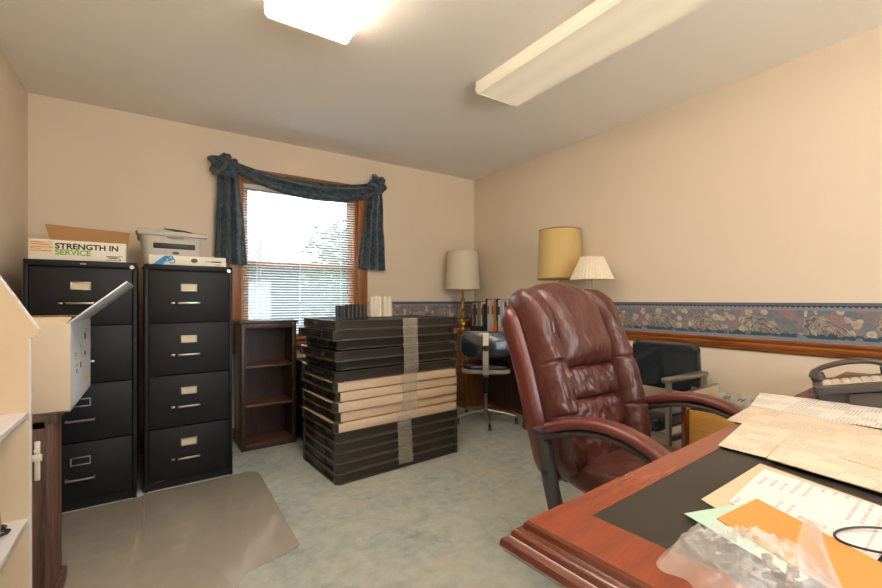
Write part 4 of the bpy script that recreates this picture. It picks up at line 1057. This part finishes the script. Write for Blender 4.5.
for k, (dx, dy, a) in enumerate(((.01, -.01, .3), (.028, .0, 1.2), (-.004, -.022, 2.0), (.034, -.022, .8))):
    m = MB(); m.sweep([(-.016, 0, .005), (-.004, .002, .006), (.014, 0, .005)], [.010, .005, .009], [.006, .004, .006], n=10)
    m.cyl((.016, 0, .0), (.016, 0, .010), .006, n=12); ob = m.build('metal_part', 'steel', o); place(ob, (dx, dy, .003 + .0005 * k), a)

# ------------------------------------------------------------------ phone
ph = thing('desk_phone', 'charcoal desk phone with pale keys and corded handset on the big desk', 'telephone', dk(0, 0, 0), 0)
ph.location = (1.990, .415, .7606); ph.rotation_euler = (0, 0, math.radians(-74))
# local x: from low front (-) to raised rear (+); y>0 is the far side
tilt = math.radians(13)
Mt = Matrix.Translation((-.115, 0, .020)) @ Matrix.Rotation(-tilt, 4, 'Y')
m = MB(); m.prism(rr(.118, .10, .014, 5), 0, .030, Mt @ Matrix.Translation((.118, 0, 0)), bev=.005); m.build('phone_body', 'phone', ph)
m = MB(); m.prism([(-.03, 0), (.118, 0), (.108, .066), (-.03, .034)], -.085, .085, Matrix.Rotation(PI / 2, 4, 'X')); m.prism([(-.105, 0), (-.03, 0), (-.03, .034), (-.105, .018)], -.07, .07, Matrix.Rotation(PI / 2, 4, 'X')); m.build('stand', 'phone', ph)
m = MB()
m.prism(rr(.088, .052, .006, 3), .0302, .0318, Mt @ Matrix.Translation((.115, -.036, 0))); m.build('key_plate', 'phonekey', ph)
kp = 0
for i in range(7):
    for j in range(4):
        m = MB(); m.box(-.0085, -.0065, 0, .0085, .0065, .005, .0015, mtx=Mt @ Matrix.Translation((.040 + i * .0245, -.074 + j * .024, .0318))); m.build('key', 'phonekey' if not (i == 4 and j < 2) else 'keyred', ph) if 'keyred' in M else m.build('key', 'phonekey', ph)
m = MB(); m.box(-.016, -.04, 0, .016, .03, .008, .002, mtx=Mt @ Matrix.Translation((.215, -.036, .030))); m.build('display', 'dark', ph)
hp = [(.005, .062, .040), (.018, .062, .060), (.045, .062, .074), (.11, .062, .084), (.17, .062, .078), (.205, .062, .060), (.222, .062, .038)]
hp = [Mt @ Vector(p) for p in hp]
m = MB(); m.sweep(curve([tuple(p) for p in hp], 24), [.044] * 5 + [.036] * 15 + [.044] * 5, [.026] * 5 + [.018] * 15 + [.026] * 5, up=(0, 0, 1), n=16)
for px_ in (.020, .205): m.cyl(Mt @ Vector((px_, .062, .031)), Mt @ Vector((px_, .062, .056)), .022, .019, n=20)
m.build('handset', 'phone', ph)
m = MB(); pts_ = []
for k in range(150):
    a = k * .85; q_ = k / 149; bx = -.13 + .06 * math.sin(q_ * 3) ; by = .03 + .10 * q_
    pts_.append((bx + .004 * math.cos(a), by, .009 + .004 * math.sin(a)))
m.tube(pts_, .0014, 6); m.build('coiled_cord', 'phone', ph)

# ------------------------------------------------------------------ outside the window
struct('ground', B(-30, WB + T + .02, -.9, 30, 40, -.6), simple('lawn', (58, 70, 54), .95, var=.2, vscale=2))
struct('bounce_ground', B(-12, -14, -.9, 14, WF - T - .02, -.6), simple('pale_bounce_surface', (226, 222, 214), .95, var=.05, vscale=2))  # unseen pale ground added to bounce daylight up to the ceiling
hs_ = thing('neighbour_house', 'pale grey sided house with low roof seen through the blind', 'house', (0, 10.5, -.36))
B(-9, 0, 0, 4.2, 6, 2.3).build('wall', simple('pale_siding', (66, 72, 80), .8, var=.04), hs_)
m = MB()
for k in range(15): m.box(-9, -.02, k * .153, 4.2, .0, k * .153 + .142)
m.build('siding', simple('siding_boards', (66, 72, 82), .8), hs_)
m = MB(); m.prism([(-.5, 2.25), (3.0, 3.25), (6.5, 2.25), (6.5, 2.12), (-.5, 2.12)], -9.4, 4.6, Matrix.Rotation(PI / 2, 4, 'Z') @ Matrix.Rotation(PI / 2, 4, 'X')); m.build('roof', simple('grey_shingles', (30, 35, 45), .9, var=.15, vscale=12), hs_)
B(1.2, -.06, .9, 2.2, -.0, 1.9, .01).build('window', simple('bright_window_frame', (130, 132, 136), .5), hs_)
tr_ = thing('leafy_tree', 'green leafy tree outside, seen at the right of the blind', 'tree', (3.15, 8.0, -.6))
m = MB(); m.tube([(0, 0, 0), (.03, 0, .8), (-.03, .02, 1.8), (.04, 0, 2.7)], [.10, .08, .06, .03], 10)
for k in range(7):
    a = k * 2.4; m.tube([(0, 0, 1.3 + .2 * k), (.4 * math.cos(a), .4 * math.sin(a), 1.8 + .2 * k), (.7 * math.cos(a), .7 * math.sin(a), 2.2 + .16 * k)], [.04, .025, .01], 6)
m.build('trunk', simple('bark', (90, 74, 58), .9, var=.2), tr_)
m = MB()
for k in range(3600):
    a = rnd.random() * 2 * PI; b_ = math.acos(2 * rnd.random() - 1); r = rnd.random() ** .4
    c_ = Vector((.95 * r * math.sin(b_) * math.cos(a), .95 * r * math.sin(b_) * math.sin(a), 2.15 + 1.35 * r * math.cos(b_)))
    if nz(c_.x * 2, c_.y * 2, c_.z * 2) < -.15: continue
    q_ = Matrix.Rotation(rnd.random() * 6.28, 3, 'Z') @ Matrix.Rotation(rnd.random() * 3, 3, 'X'); s_ = .05 + .04 * rnd.random()
    vs = [m.bm.verts.new(c_ + q_ @ Vector(p) * s_) for p in ((-1, 0, 0), (0, -.5, .1), (1, 0, 0), (0, .5, .1))]; m.bm.faces.new(vs)
m.build('foliage', simple('leaf_green', (52, 76, 52), .7, var=.3, vscale=3), tr_)

# ------------------------------------------------------------------ light
wd_ = bpy.data.worlds.new('World'); bpy.context.scene.world = wd_; wd_.use_nodes = True
nt = wd_.node_tree; bg = nt.nodes['Background']; sky = nt.nodes.new('ShaderNodeTexSky')
sky.sky_type = 'HOSEK_WILKIE'; sky.turbidity = 4; sky.sun_direction = (.4, -.6, .7)
mx = nt.nodes.new('ShaderNodeMix'); mx.data_type = 'RGBA'; mx.inputs[0].default_value = .75
nt.links.new(sky.outputs[0], mx.inputs[6]); mx.inputs[7].default_value = (.84, .93, 1.0, 1)
nt.links.new(mx.outputs[2], bg.inputs[0]); bg.inputs[1].default_value = 3.6
su = bpy.data.lights.new('bounce_sun', 'SUN'); su.energy = 20; su.angle = .01; su.color = (1, .95, .88); so = bpy.data.objects.new('bounce_sun', su); C.objects.link(so); so.rotation_euler = (0, math.radians(32), 0)  # sun added to light the outside ground for ceiling bounce
la2 = bpy.data.lights.new('window_portal', 'AREA'); la2.shape = 'RECTANGLE'; la2.size = fx1 - fx0; la2.size_y = fz1 - fz0; la2.cycles.is_portal = True
lo2 = bpy.data.objects.new('window_portal', la2); C.objects.link(lo2); lo2.location = ((fx0 + fx1) / 2, WF - T - .01, (fz0 + fz1) / 2); lo2.rotation_euler = (PI / 2, 0, 0)
la = bpy.data.lights.new('window_portal', 'AREA'); la.shape = 'RECTANGLE'; la.size = wx1 - wx0; la.size_y = wz1 - wz0; la.cycles.is_portal = True
lo = bpy.data.objects.new('window_portal', la); C.objects.link(lo); lo.location = ((wx0 + wx1) / 2, WB + T + .01, (wz0 + wz1) / 2); lo.rotation_euler = (-PI / 2, 0, 0)

# ------------------------------------------------------------------ camera
cam = bpy.data.cameras.new('camera'); co = bpy.data.objects.new('camera', cam); C.objects.link(co)
cam.sensor_width = 36; cam.lens = 425 / 882 * 36; cam.shift_y = 6 / 882; cam.clip_start = .02; cam.clip_end = 200
co.location = (0, 0, 1.107); co.rotation_euler = (PI / 2, 0, -yaw)
sc = bpy.context.scene; sc.camera = co
sc.view_settings.view_transform = 'Standard'; sc.view_settings.look = 'None'; sc.view_settings.gamma = 1; sc.view_settings.use_curve_mapping = False
sc.view_settings.exposure = 1.48
